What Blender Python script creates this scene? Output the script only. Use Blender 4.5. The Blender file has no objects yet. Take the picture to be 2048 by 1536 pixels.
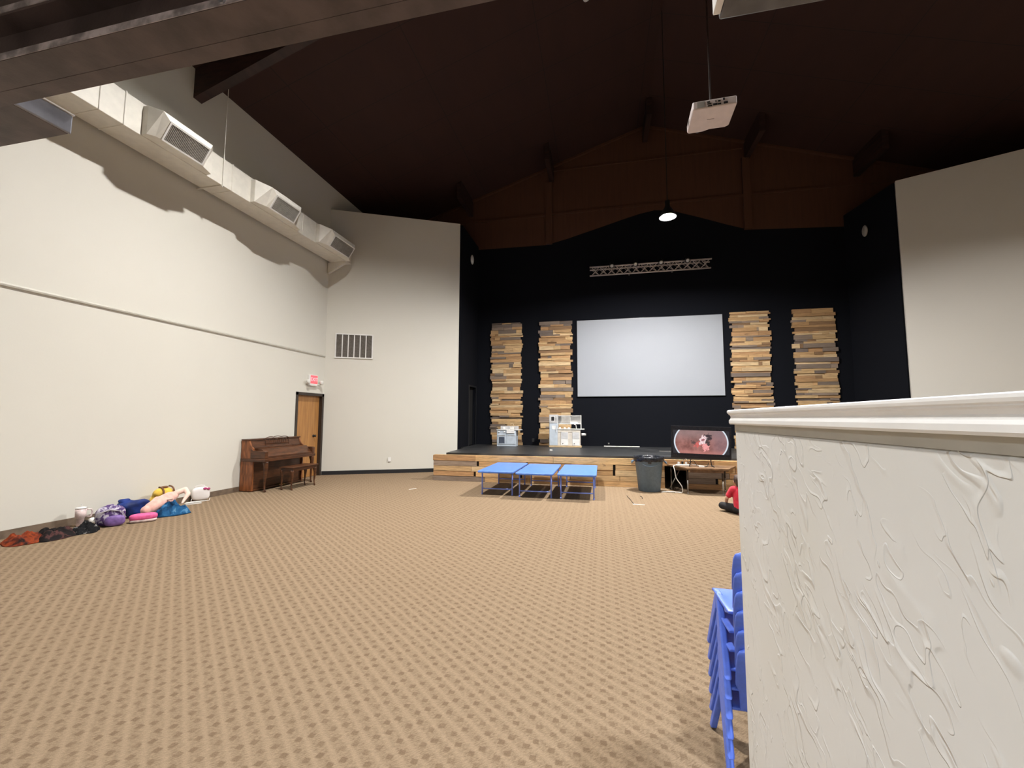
import bpy, bmesh, math, random
from mathutils import Vector, Matrix, noise as mnoise
D = bpy.data
COL = bpy.context.scene.collection
SC = bpy.context.scene
rnd = random.Random(7)
R = math.radians
PI = math.pi

# ------------------------------------------------------------------ materials
class NT:
    def __init__(s, mat):
        s.t = mat.node_tree; s.n = s.t.nodes; s.l = s.t.links
    def new(s, typ, **kw):
        nd = s.n.new(typ)
        for k, v in kw.items():
            if k in ('operation', 'blend_type', 'data_type', 'noise_dimensions', 'attribute_name', 'feature', 'distance', 'wave_type', 'bands_direction', 'interpolation_type'):
                setattr(nd, k, v)
        return nd
    def link(s, a, b): s.l.new(a, b)
    def math(s, op, a, b=None, c=None, clamp=False):
        nd = s.n.new('ShaderNodeMath'); nd.operation = op; nd.use_clamp = clamp
        for i, v in enumerate((a, b, c)):
            if v is None: continue
            if isinstance(v, (int, float)): nd.inputs[i].default_value = v
            else: s.l.new(v, nd.inputs[i])
        return nd.outputs[0]
    def mix(s, fac, a, b, blend='MIX'):
        nd = s.n.new('ShaderNodeMix'); nd.data_type = 'RGBA'; nd.blend_type = blend
        for i, v in ((0, fac), (6, a), (7, b)):
            if isinstance(v, (int, float)): nd.inputs[i].default_value = v
            elif isinstance(v, tuple): nd.inputs[i].default_value = (*v[:3], 1)
            else: s.l.new(v, nd.inputs[i])
        return nd.outputs[2]
    def ss(s, v, lo, hi, a=0., b=1.):
        nd = s.n.new('ShaderNodeMapRange'); nd.interpolation_type = 'SMOOTHSTEP'
        s.l.new(v, nd.inputs[0])
        for i, x in enumerate((lo, hi, a, b)): nd.inputs[i + 1].default_value = x
        return nd.outputs[0]
    def coords(s, scale=(1, 1, 1), rot=(0, 0, 0)):
        tc = s.n.new('ShaderNodeTexCoord'); mp = s.n.new('ShaderNodeMapping')
        mp.inputs['Scale'].default_value = scale; mp.inputs['Rotation'].default_value = rot
        s.l.new(tc.outputs['Object'], mp.inputs[0]); return mp.outputs[0]
    def noise(s, vec, scale, detail=3, rough=.5, dist=0):
        nd = s.n.new('ShaderNodeTexNoise')
        if vec is not None: s.l.new(vec, nd.inputs['Vector'])
        nd.inputs['Scale'].default_value = scale; nd.inputs['Detail'].default_value = detail
        nd.inputs['Roughness'].default_value = rough; nd.inputs['Distortion'].default_value = dist
        return nd.outputs['Fac']
    def bump(s, h, strength, dist, bsdf):
        nd = s.n.new('ShaderNodeBump'); nd.inputs['Strength'].default_value = strength
        nd.inputs['Distance'].default_value = dist
        s.l.new(h, nd.inputs['Height']); s.l.new(nd.outputs[0], bsdf.inputs['Normal'])

def base(name):
    m = D.materials.new(name); m.use_nodes = True
    t = NT(m); b = t.n['Principled BSDF']; return m, t, b

def mat(name, col, rough=.6, var=.12, nscale=8, metal=0., bump=0., bscale=60, spec=.5, sheen=0, stretch=(1, 1, 1)):
    m, t, b = base(name)
    v = t.coords(stretch)
    n = t.noise(v, nscale, 4)
    c2 = tuple(max(0, x * (1 - var * 2)) for x in col); c1 = tuple(min(1, x * (1 + var)) for x in col)
    t.link(t.mix(t.ss(n, .3, .7), c2, c1), b.inputs['Base Color'])
    b.inputs['Roughness'].default_value = rough; b.inputs['Metallic'].default_value = metal
    b.inputs['Specular IOR Level'].default_value = spec
    if sheen: b.inputs['Sheen Weight'].default_value = sheen
    if bump: t.bump(t.noise(v, bscale, 3), bump, .01, b)
    return m

def emit(name, col, strength):
    m, t, b = base(name)
    b.inputs['Base Color'].default_value = (*col, 1)
    n = t.noise(t.coords(), 5, 1)
    t.link(t.mix(n, tuple(c * .97 for c in col), col), b.inputs['Emission Color'])
    b.inputs['Emission Strength'].default_value = strength
    return m

def paint(name, col, rough=.7, spec=.5):
    m, t, b = base(name)
    v = t.coords()
    n = t.noise(v, .6, 3)
    t.link(t.mix(n, tuple(c * .95 for c in col), tuple(min(1, c * 1.03) for c in col)), b.inputs['Base Color'])
    b.inputs['Roughness'].default_value = rough; b.inputs['Specular IOR Level'].default_value = spec
    t.bump(t.noise(v, 45, 4), .12, .004, b)
    return m

M = {}
M['wall'] = paint('wall_paint', (.66, .64, .575))
M['wall_grey'] = paint('side_wall_paint', (.63, .61, .56))
M['black_wall'] = paint('black_wall_paint', (.0055, .0063, .0095), .9, .12)
M['stage_black'] = mat('stage_floor_black', (.034, .035, .037), .42, .45, 3, stretch=(.5, 3, 1))
M['trim_white'] = mat('white_trim_paint', (.93, .93, .92), .35, .02)
M['trim_wall'] = mat('wall_trim_paint', (.50, .48, .42), .5, .04)
M['base_brown'] = mat('brown_baseboard', (.16, .115, .08), .6, .15)
M['base_black'] = mat('black_baseboard', (.012, .013, .016), .5, .1)
M['frame_brown'] = mat('dark_brown_frame_paint', (.035, .024, .019), .45, .1)
M['beam'] = mat('brown_steel_paint', (.088, .062, .060), .5, .2, 5, bump=.1)
M['beam_wood'] = mat('dark_stained_beam_wood', (.030, .012, .009), .6, .25, 4, stretch=(1, .2, 4))
M['end_grey'] = mat('grey_metal_end_plate', (.30, .31, .36), .35, .1, metal=.4)
M['soffit_grey'] = mat('dark_grey_soffit_paint', (.10, .10, .105), .4, .15)
M['lit_worn_edge'] = m_lit_worn = mat('lit_worn_beam_edge', (.55, .49, .51), .45, .3, 14)  # scuffed flange edge, coloured lighter to stand in for light catching it
M['duct'] = mat('painted_duct_metal', (.70, .67, .60), .5, .03)
M['dark'] = mat('dark_void', (.008, .008, .009), .8, .1)
M['grille'] = mat('grille_metal', (.40, .38, .35), .5, .08)
M['filter'] = mat('return_grille_filter', (.115, .10, .085), .8, .12, 20)
M['white'] = mat('white_plastic', (.78, .77, .75), .4, .03)
M['offwhite'] = mat('offwhite_paper', (.75, .74, .70), .7, .05)
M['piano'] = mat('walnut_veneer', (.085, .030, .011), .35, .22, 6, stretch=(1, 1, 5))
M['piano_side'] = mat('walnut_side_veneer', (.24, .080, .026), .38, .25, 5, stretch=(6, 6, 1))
M['brass'] = mat('aged_brass', (.30, .2, .08), .4, .1, metal=.8)
M['blue'] = mat('blue_moulded_plastic', (.10, .18, .68), .35, .05, 30)
M['blue_top'] = mat('blue_table_laminate', (.095, .215, .62), .4, .06, 12)
M['blue_leg'] = mat('blue_painted_steel', (.24, .34, .92), .4, .06)
M['can'] = mat('grey_plastic_can', (.135, .20, .275), .5, .05, 20, bump=.05)
M['bag'] = mat('black_bin_bag', (.012, .014, .02), .25, .3, 20, bump=.4, bscale=30)
M['tvblack'] = mat('black_tv_plastic', (.010, .010, .013), .3, .1)
M['table_brown'] = mat('brown_table_laminate', (.20, .115, .06), .45, .2, 10, stretch=(1, 5, 1))
M['metal'] = mat('dull_steel', (.45, .43, .40), .4, .1, metal=.7)
M['lamp_black'] = mat('black_lamp_enamel', (.012, .012, .012), .5, .1)
M['truss'] = mat('silver_truss_tube', (.62, .56, .54), .35, .06, metal=.3)
M['cable_white'] = mat('white_cable', (.72, .70, .66), .5, .04)
M['cable_black'] = mat('black_cable', (.012, .012, .012), .5, .1)
M['screen'] = paint('matte_screen_fabric', (.35, .37, .405), .9)
M['proj'] = mat('projector_plastic', (.74, .66, .65), .45, .03)
M['skin'] = mat('skin_tone', (.58, .34, .25), .55, .06)
M['hair'] = mat('brown_hair', (.055, .028, .016), .6, .3, 40, bump=.5, bscale=120, stretch=(1, 1, .2))
M['red'] = mat('red_cotton', (.52, .012, .035), .85, .12, 20, sheen=.2)
M['pants'] = mat('black_cotton', (.012, .011, .013), .85, .2)
M['grass_blue'] = mat('pale_blue_toy_panel', (.50, .56, .63), .5, .05)
M['toy_grey'] = mat('light_grey_toy_panel', (.55, .55, .56), .5, .05)
M['toy_wood'] = mat('pale_pine', (.56, .41, .24), .5, .12, 8, stretch=(1, 6, 6))
M['toy_curtain'] = mat('beige_toy_panel', (.62, .57, .50), .7, .06)
M['glass_dark'] = mat('dark_toy_window', (.07, .085, .12), .25, .1)
M['pinkwhite'] = mat('blush_enamel', (.70, .56, .54), .45, .2, 14)
M['pink'] = mat('hot_pink_fabric', (.75, .11, .30), .7, .08, 20)
M['plush_pink'] = mat('peach_pink_plush', (.80, .44, .37), .9, .10, 9, sheen=.4)
M['plush_pale'] = mat('pale_pink_plush', (.86, .62, .52), .9, .06, 9, sheen=.4)
M['yellow'] = mat('yellow_plush', (.78, .50, .06), .85, .10, 9, sheen=.3)
M['brownstrap'] = mat('brown_felt', (.16, .07, .03), .8, .15)
M['royal'] = mat('royal_blue_nylon', (.009, .032, .19), .6, .3, 7, sheen=.05, spec=.25)
M['bagwhite'] = mat('white_vinyl_bag', (.82, .78, .77), .4, .03)
M['magenta'] = mat('magenta_vinyl', (.45, .05, .18), .45, .06)

def lens_mat(name, strength, col=(1, .93, .82)):
    return emit(name, col, strength)

def m_plank(name, tint=(1, 1, 1)):
    m, t, b = base(name)
    at = t.new('ShaderNodeAttribute', attribute_name='tone')
    v = t.coords((1.3, 1.3, 22))
    n = t.noise(v, 3, 5, .6, .6)
    n2 = t.noise(t.coords((3, 3, 7)), 1.6, 3)
    c = t.mix(t.ss(n, .35, .7), at.outputs['Color'], t.mix(.5, at.outputs['Color'], (.10, .055, .025)))
    kn = t.ss(n2, .70, .78)
    c = t.mix(t.math('MULTIPLY', kn, .6), c, (.05, .03, .018))
    t.link(c, b.inputs['Base Color']); b.inputs['Roughness'].default_value = .75
    t.bump(n, .25, .004, b)
    return m
M['plank'] = m_plank('reclaimed_plank_wood')

def m_door():
    m, t, b = base('oak_veneer_door')
    v = t.coords((9, 9, .7)); n = t.noise(v, 2.2, 5, .55, .4)
    t.link(t.mix(t.ss(n, .3, .72), (.46, .225, .070), (.34, .155, .048)), b.inputs['Base Color'])
    b.inputs['Roughness'].default_value = .4
    return m
M['door'] = m_door()

def m_ceiling():
    m, t, b = base('brown_ceiling_boards')
    tc = t.new('ShaderNodeTexCoord'); sp = t.new('ShaderNodeSeparateXYZ'); t.link(tc.outputs['Object'], sp.inputs[0])
    def seam(o, per, w):
        f = t.math('FRACT', t.math('DIVIDE', o, per)); d = t.math('ABSOLUTE', t.math('SUBTRACT', f, .5))
        return t.ss(d, w / per, w / per * 2, 1, 0)
    s = t.math('MAXIMUM', seam(sp.outputs[1], 1.22, .006), seam(sp.outputs[0], 2.44, .006))
    n = t.noise(t.coords((1, .3, 1)), 3, 4)
    c = t.mix(n, (.022, .0066, .0045), (.040, .0125, .0075))
    c = t.mix(s, c, (.012, .005, .004))
    t.link(c, b.inputs['Base Color']); b.inputs['Roughness'].default_value = .8
    return m
M['ceiling'] = m_ceiling()

def m_gable():
    m, t, b = base('brown_gable_boards')
    tc = t.new('ShaderNodeTexCoord'); sp = t.new('ShaderNodeSeparateXYZ'); t.link(tc.outputs['Object'], sp.inputs[0])
    f = t.math('FRACT', t.math('DIVIDE', sp.outputs[0], .2)); d = t.math('ABSOLUTE', t.math('SUBTRACT', f, .5))
    s = t.ss(d, .02, .05, 1, 0)
    n = t.noise(t.coords((6, 1, .5)), 2, 4)
    c = t.mix(n, (.062, .022, .010), (.088, .034, .015)); c = t.mix(t.math('MULTIPLY', s, .12), c, (.02, .008, .005))
    t.link(c, b.inputs['Base Color']); b.inputs['Roughness'].default_value = .8
    return m
M['gable'] = m_gable()

def m_carpet():
    m, t, b = base('tan_patterned_carpet')
    tc = t.new('ShaderNodeTexCoord'); sp = t.new('ShaderNodeSeparateXYZ'); t.link(tc.outputs['Object'], sp.inputs[0])
    wob = t.noise(tc.outputs['Object'], 22, 2)
    wx = t.math('MULTIPLY_ADD', wob, .012, -.006)
    X = t.math('ADD', sp.outputs[0], wx); Y = t.math('ADD', sp.outputs[1], wx)
    PX, PY = .1145, .0935
    def dot(ox, oy):
        u = t.math('MULTIPLY', t.math('ABSOLUTE', t.math('SUBTRACT', t.math('FRACT', t.math('ADD', t.math('DIVIDE', t.math('SUBTRACT', X, ox), PX), 100.5)), .5)), PX)
        v = t.math('MULTIPLY', t.math('ABSOLUTE', t.math('SUBTRACT', t.math('FRACT', t.math('ADD', t.math('DIVIDE', t.math('SUBTRACT', Y, oy), PY), 100.5)), .5)), PY)
        return t.math('MULTIPLY', t.ss(u, .0115, .0185, 1, 0), t.ss(v, .010, .0175, 1, 0))
    d = t.math('MAXIMUM', dot(-.316, 2.104), dot(-.357, 2.068))
    n1 = t.noise(tc.outputs['Object'], 9, 2)
    d = t.math('MULTIPLY', d, t.ss(n1, .25, .62, .45, 1.0))
    # twist direction: fibres lie along the diagonal between the dots
    r1 = t.new('ShaderNodeMapping'); t.link(tc.outputs['Object'], r1.inputs[0]); r1.inputs['Rotation'].default_value = (0, 0, -math.atan2(PY, PX))
    r2 = t.new('ShaderNodeMapping'); t.link(r1.outputs[0], r2.inputs[0]); r2.inputs['Scale'].default_value = (45, 170, 60)
    fib = t.noise(r2.outputs[0], 1.0, 4, .7)
    pile = t.noise(tc.outputs['Object'], 260, 3, .7)
    hyp = math.hypot(PX, PY); per = PX * PY / hyp
    q = t.math('ADD', t.math('MULTIPLY', t.math('SUBTRACT', X, -.316), PY / hyp / per), t.math('MULTIPLY', t.math('SUBTRACT', Y, 2.104), PX / hyp / per))
    band = t.math('ABSOLUTE', t.math('SUBTRACT', t.math('FRACT', t.math('ADD', q, 100.5 - .635)), .5))
    light = t.ss(band, .02, .30, 1, 0)
    c = t.mix(t.ss(fib, .28, .74), (.142, .096, .058), (.312, .226, .145))
    c = t.mix(t.math('MULTIPLY', light, .30), c, (.38, .28, .187))
    c = t.mix(t.math('MULTIPLY', d, .70), c, (.110, .068, .037))
    c = t.mix(t.ss(pile, .2, .8), t.mix(.28, c, (.08, .05, .028)), t.mix(.14, c, (.50, .385, .27)))
    big = t.noise(tc.outputs['Object'], .7, 3)
    c = t.mix(t.math('MULTIPLY', t.ss(big, .45, .75), .16), c, (.20, .135, .08))
    t.link(c, b.inputs['Base Color']); b.inputs['Roughness'].default_value = .95
    b.inputs['Specular IOR Level'].default_value = .1
    h = t.math('ADD', t.math('MULTIPLY', d, -.6), pile)
    t.bump(h, .5, .004, b)
    return m
M['carpet'] = m_carpet()

def m_trowel():
    m, t, b = base('skip_trowel_plaster')
    v0 = t.coords((1, 1, 1))
    warp = t.new('ShaderNodeTexNoise'); t.link(v0, warp.inputs['Vector']); warp.inputs['Scale'].default_value = 6; warp.inputs['Detail'].default_value = 2
    add = t.new('ShaderNodeMix', data_type='VECTOR'); add.data_type = 'VECTOR'; add.inputs[0].default_value = .10
    t.link(v0, add.inputs[4]); t.link(warp.outputs['Color'], add.inputs[5])
    vec = add.outputs[1]
    m0 = t.new('ShaderNodeMapping'); t.link(vec, m0.inputs[0]); m0.inputs['Rotation'].default_value = (R(-52), 0, 0)
    mp = t.new('ShaderNodeMapping'); t.link(m0.outputs[0], mp.inputs[0]); mp.inputs['Scale'].default_value = (1, .42, 1.25)
    hs = []
    for i, (sc, th, amp, mk) in enumerate(((6.5, .57, .55, 4.2), (9.0, .47, .7, 5.0), (13., .55, .65, 5.0), (17., .45, .55, 6.0), (24., .55, .4, 7.))):
        o = t.new('ShaderNodeMapping'); t.link(mp.outputs[0], o.inputs[0]); o.inputs['Location'].default_value = (i * 3.1, i * 1.7, i * 2.3)
        n = t.noise(o.outputs[0], sc, 1.2, .4)
        rise = t.ss(n, th, th + .010); fall = t.ss(n, th + .010, th + .06, 1, 0)
        brk = t.ss(t.noise(o.outputs[0], mk * 1.9, 1), .50, .64)
        hs.append(t.math('MULTIPLY', t.math('MULTIPLY', t.math('MULTIPLY', rise, fall), brk), amp))
    h = hs[0]
    for q_ in hs[1:]: h = t.math('ADD', h, q_)
    lump = t.noise(v0, 3.0, 2); h = t.math('MULTIPLY_ADD', lump, 1.2, h)
    fine = t.noise(v0, 60, 2)
    h = t.math('MULTIPLY_ADD', fine, .03, h)
    n = t.noise(v0, 1.4, 3)
    t.link(t.mix(t.ss(n, .35, .65), (.715, .71, .67), (.745, .745, .73)), b.inputs['Base Color'])
    b.inputs['Roughness'].default_value = .5
    t.bump(h, .75, .0042, b)
    return m
M['trowel'] = m_trowel()

def m_multi(name, cols, scale=6, rough=.8, thr=None, bump=.3, stretch=(1, 1, 1)):
    m, t, b = base(name)
    n = t.noise(t.coords(stretch), scale, 3, .55, .8)
    rp = t.new('ShaderNodeValToRGB'); t.link(n, rp.inputs[0])
    el = rp.color_ramp.elements
    k = len(cols)
    while len(el) < k: el.new(.5)
    for i, c in enumerate(cols):
        el[i].position = (thr[i] if thr else .3 + .4 * i / (k - 1)); el[i].color = (*c, 1)
    t.link(rp.outputs[0], b.inputs['Base Color']); b.inputs['Roughness'].default_value = rough; b.inputs['Specular IOR Level'].default_value = .15
    if bump: t.bump(t.noise(t.coords(), 25, 3), bump, .01, b)
    return m
M['orange_cloth'] = m_multi('orange_brown_cloth', ((.02, .007, .006), (.26, .045, .012), (.12, .022, .010), (.012, .007, .006)), 9)
M['dark_cloth'] = m_multi('black_brown_cloth', ((.007, .005, .005), (.012, .009, .009), (.09, .036, .033), (.009, .007, .007)), 8, thr=(.3, .55, .62, .7))
M['black_cloth'] = m_multi('black_print_cloth', ((.005, .005, .006), (.007, .007, .008), (.38, .36, .34)), 16, thr=(.3, .63, .70))
M['purple_cloth'] = m_multi('purple_print_fabric', ((.06, .03, .12), (.10, .06, .17), (.40, .36, .46), (.58, .54, .62)), 15, thr=(.3, .49, .55, .62), bump=.15)
M['purple_pocket'] = mat('violet_pocket_fabric', (.20, .11, .34), .6, .15, 18)
M['teal_cloth'] = m_multi('blue_tie_dye_fleece', ((.004, .02, .05), (.010, .06, .15), (.02, .11, .25), (.16, .34, .50)), 9, thr=(.3, .45, .6, .72))

def m_tv():
    m, t, b = base('tv_picture')
    tc = t.new('ShaderNodeTexCoord'); sp = t.new('ShaderNodeSeparateXYZ'); t.link(tc.outputs['Object'], sp.inputs[0])
    x, z = sp.outputs[0], sp.outputs[2]
    x0, z0 = x, z
    e = t.math('SQRT', t.math('ADD', t.math('POWER', t.math('DIVIDE', x, .515), 2.), t.math('POWER', t.math('DIVIDE', z, .42), 2.)))
    n = t.noise(tc.outputs['Object'], 7, 4, .6)
    fine = t.noise(tc.outputs['Object'], 45, 3, .7)
    c = t.mix(t.ss(n, .3, .7), (.20, .075, .065), (.40, .17, .15))
    up = t.ss(z, -.05, .2); c = t.mix(t.math('MULTIPLY', up, .65), c, (.30, .22, .22))
    rt = t.ss(x, .1, .35); c = t.mix(t.math('MULTIPLY', rt, .5), c, (.26, .17, .20))
    lo = t.ss(z, -.12, -.22); c = t.mix(t.math('MULTIPLY', lo, .6), c, (.55, .22, .19))
    spk = t.math('MULTIPLY', t.ss(fine, .66, .74), t.ss(x, .18, .3)); c = t.mix(spk, c, (.85, .80, .80))
    spk2 = t.math('MULTIPLY', t.ss(fine, .64, .72), t.ss(z, -.1, -.18)); c = t.mix(spk2, c, (.85, .4, .38))
    nx_ = t.noise(tc.outputs['Object'], 16, 3, .6); nz_ = t.noise(t.coords((1.3, 1, 1.7)), 19, 3, .6)
    x = t.math('ADD', x0, t.math('MULTIPLY_ADD', nx_, .22, -.11)); z = t.math('ADD', z0, t.math('MULTIPLY_ADD', nz_, .22, -.11))
    def blob(cx, cz, rx, rz, wob=.35):
        q = t.math('ADD', t.math('POWER', t.math('DIVIDE', t.math('SUBTRACT', x, cx), rx), 2.), t.math('POWER', t.math('DIVIDE', t.math('SUBTRACT', z, cz), rz), 2.))
        q = t.math('ADD', q, t.math('MULTIPLY_ADD', fine, wob * 2, -wob))
        return t.ss(q, .8, 1.05, 1, 0)
    c = t.mix(blob(.14, .10, .085, .06), c, (.05, .03, .04))
    c = t.mix(blob(.10, .0, .06, .10), c, (.06, .04, .045))
    c = t.mix(blob(-.13, -.015, .05, .035), c, (.10, .06, .06))
    c = t.mix(blob(-.06, -.05, .07, .05, .6), c, (.65, .13, .12))
    c = t.mix(blob(.04, .04, .07, .09, .8), c, (.92, .70, .72))
    c = t.mix(blob(.04, .045, .03, .035, .6), c, (.35, .12, .14))
    c = t.mix(blob(.08, -.10, .06, .075, 1.0), c, (.90, .36, .36))
    c = t.mix(t.ss(e, .93, .955), c, (.72, .78, .86))
    c = t.mix(t.ss(e, .985, 1.0), c, (.02, .02, .028))
    t.link(c, b.inputs['Emission Color']); b.inputs['Emission Strength'].default_value = 1.0
    b.inputs['Base Color'].default_value = (.01, .01, .01, 1); b.inputs['Roughness'].default_value = .2
    return m
M['tvpic'] = m_tv()

# ------------------------------------------------------------------ mesh helpers
def BM(): return bmesh.new()
def box(bm, x0, x1, y0, y1, z0, z1, rot=None, piv=None):
    vs = [bm.verts.new((x, y, z)) for x in (x0, x1) for y in (y0, y1) for z in (z0, z1)]
    fs = [bm.faces.new([vs[i] for i in f]) for f in ((0, 1, 3, 2), (4, 6, 7, 5), (0, 4, 5, 1), (2, 3, 7, 6), (0, 2, 6, 4), (1, 5, 7, 3))]
    if rot is not None:
        p = Vector(piv) if piv is not None else Vector(((x0 + x1) / 2, (y0 + y1) / 2, (z0 + z1) / 2))
        for v in vs: v.co = p + rot @ (v.co - p)
    return fs
def basis(d):
    d = d.normalized(); a = Vector((0, 0, 1)) if abs(d.z) < .9 else Vector((1, 0, 0))
    u = d.cross(a).normalized(); return u, d.cross(u).normalized()
def tube(bm, pts, r, n=10, cap=True):
    pts = [Vector(p) for p in pts]; rs = r if isinstance(r, (list, tuple)) else [r] * len(pts)
    rings = []
    for i, p in enumerate(pts):
        d = (pts[min(i + 1, len(pts) - 1)] - pts[max(i - 1, 0)])
        u, w = basis(d)
        if rings:
            # keep the ring orientation continuous
            pu = prev - d.normalized() * prev.dot(d.normalized())
            if pu.length > 1e-6: u = pu.normalized(); w = d.normalized().cross(u)
        prev = u
        rings.append([bm.verts.new(p + u * math.cos(2 * PI * k / n) * rs[i] + w * math.sin(2 * PI * k / n) * rs[i]) for k in range(n)])
    for a, b in zip(rings, rings[1:]):
        for k in range(n): bm.faces.new((a[k], a[(k + 1) % n], b[(k + 1) % n], b[k]))
    if cap:
        bm.faces.new(rings[0][::-1]); bm.faces.new(rings[-1])
    bmesh.ops.recalc_face_normals(bm, faces=bm.faces[:])
def lathe(bm, prof, n=32, c=(0, 0, 0), cap=True, ax='z'):
    rings = []
    for r, z in prof:
        ring = []
        for k in range(n):
            a = 2 * PI * k / n; p = (r * math.cos(a), r * math.sin(a), z)
            if ax == 'y': p = (p[0], z, p[1])
            if ax == 'x': p = (z, p[0], p[1])
            ring.append(bm.verts.new(Vector(p) + Vector(c)))
        rings.append(ring)
    for a, b in zip(rings, rings[1:]):
        for k in range(n): bm.faces.new((a[k], a[(k + 1) % n], b[(k + 1) % n], b[k]))
    if cap: bm.faces.new(rings[0][::-1]); bm.faces.new(rings[-1])
    bmesh.ops.recalc_face_normals(bm, faces=bm.faces[:])
def prism(bm, poly, axis, a0, a1):
    """poly: 2d points; axis x: (y,z); y: (x,z); z: (x,y)"""
    def P(p, a): return {'x': (a, p[0], p[1]), 'y': (p[0], a, p[1]), 'z': (p[0], p[1], a)}[axis]
    A = [bm.verts.new(P(p, a0)) for p in poly]; B = [bm.verts.new(P(p, a1)) for p in poly]
    n = len(poly); fs = [bm.faces.new(A[::-1]), bm.faces.new(B)]
    for i in range(n): fs.append(bm.faces.new((A[i], A[(i + 1) % n], B[(i + 1) % n], B[i])))
    bmesh.ops.recalc_face_normals(bm, faces=fs)
    return fs
def ellip(bm, c, r, rot=None, e=1.0, nu=24, nv=16):
    def s(v): return math.copysign(abs(v) ** e, v)
    rings = []
    for j in range(1, nv):
        ph = -PI / 2 + PI * j / nv; ring = []
        for i in range(nu):
            th = 2 * PI * i / nu
            p = Vector((r[0] * s(math.cos(ph)) * s(math.cos(th)), r[1] * s(math.cos(ph)) * s(math.sin(th)), r[2] * s(math.sin(ph))))
            if rot is not None: p = rot @ p
            ring.append(bm.verts.new(p + Vector(c)))
        rings.append(ring)
    def pole(z):
        p = Vector((0, 0, z));
        if rot is not None: p = rot @ p
        return bm.verts.new(p + Vector(c))
    b, t = pole(-r[2]), pole(r[2])
    for a, q in zip(rings, rings[1:]):
        for k in range(nu): bm.faces.new((a[k], a[(k + 1) % nu], q[(k + 1) % nu], q[k]))
    for k in range(nu):
        bm.faces.new((b, rings[0][(k + 1) % nu], rings[0][k])); bm.faces.new((t, rings[-1][k], rings[-1][(k + 1) % nu]))
def capsule(bm, p0, p1, r0, r1, n=14):
    p0, p1 = Vector(p0), Vector(p1); d = (p1 - p0); L = d.length; d.normalize()
    pts, rs = [], []
    for k in range(5):
        a = PI / 2 * k / 5; pts.append(p0 - d * r0 * math.cos(a)); rs.append(max(1e-3, r0 * math.sin(a)))
    pts.append(p0); rs.append(r0); pts.append(p1); rs.append(r1)
    for k in range(4, -1, -1):
        a = PI / 2 * k / 5; pts.append(p1 + d * r1 * math.cos(a)); rs.append(max(1e-3, r1 * math.sin(a)))
    tube(bm, pts, rs, n)
def obj(name, bm, m, parent=None, smooth=False, bev=0, seg=2, loc=None, rot=None, mods=None, auto=None):
    me = D.meshes.new(name); bm.to_mesh(me); bm.free()
    if smooth: me.polygons.foreach_set('use_smooth', [True] * len(me.polygons))
    ml = m if isinstance(m, (list, tuple)) else [m]
    for mm in ml: me.materials.append(mm)
    o = D.objects.new(name, me); COL.objects.link(o)
    if parent is not None: o.parent = parent
    if loc is not None: o.location = loc
    if rot is not None: o.rotation_euler = rot
    if bev:
        b = o.modifiers.new('bevel', 'BEVEL'); b.width = bev; b.segments = seg; b.limit_method = 'ANGLE'; b.angle_limit = R(40)
    for mt, kw in (mods or []):
        x = o.modifiers.new(mt.lower(), mt)
        for k, v in kw.items(): setattr(x, k, v)
    return o
REM = lambda v, it=6: [('REMESH', dict(mode='VOXEL', voxel_size=v, use_smooth_shade=True)), ('SMOOTH', dict(factor=.5, iterations=it))]
def tag(o, label, cat, group=None, kind=None):
    o['label'] = label; o['category'] = cat
    if group: o['group'] = group
    if kind: o['kind'] = kind
    return o
def thing(name, label, cat, loc=(0, 0, 0), rz=0, group=None):
    o = D.objects.new(name, None); COL.objects.link(o); o.location = loc; o.rotation_euler = (0, 0, rz)
    o.empty_display_size = .1
    return tag(o, label, cat, group)
def struct(name, bm, m, parent=None, **kw):
    o = obj(name, bm, m, parent, **kw)
    if parent is None: o['kind'] = 'structure'
    return o
def dup(root, loc=None, rz=None, label=None):
    r = root.copy(); COL.objects.link(r)
    if loc is not None: r.location = loc
    if rz is not None: r.rotation_euler = (0, 0, rz)
    if label: r['label'] = label
    for ch in list(root.children):
        c = ch.copy(); COL.objects.link(c); c.parent = r
        for g in list(ch.children):
            d = g.copy(); COL.objects.link(d); d.parent = c
    return r
def quadwall(name, p0, p1, z0, z1, thick, m, parent=None):
    """vertical slab from p0 to p1, thickness to the left of the direction"""
    p0, p1 = Vector((*p0, 0)), Vector((*p1, 0)); d = (p1 - p0).normalized(); nrm = Vector((-d.y, d.x, 0)) * thick
    bm = BM()
    poly = [(p0.x, p0.y), (p1.x, p1.y), (p1.x + nrm.x, p1.y + nrm.y), (p0.x + nrm.x, p0.y + nrm.y)]
    prism(bm, poly, 'z', z0, z1)
    return struct(name, bm, m, parent)

# ------------------------------------------------------------------ room constants
XL, XR, XC = -7.15, 10.07, 1.46
YB, YF = 12.9, -4.0
RIDGE, SL = 10.62, .325
def roof(x): return RIDGE - SL * abs(x - XC)
STG = .65

# floor
bm = BM(); box(bm, XL - .3, XR + .3, YF - .3, YB + .3, -.2, 0); struct('floor', bm, M['carpet'])
# ceiling (two slopes in one shell)
bm = BM()
for s in (-1, 1):
    xe = XL - .3 if s < 0 else XR + .3
    prism(bm, [(XC, RIDGE), (xe, roof(xe)), (xe, roof(xe) + .2), (XC, RIDGE + .2)], 'y', YF - .3, YB + .3)
struct('ceiling', bm, M['ceiling'])
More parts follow.
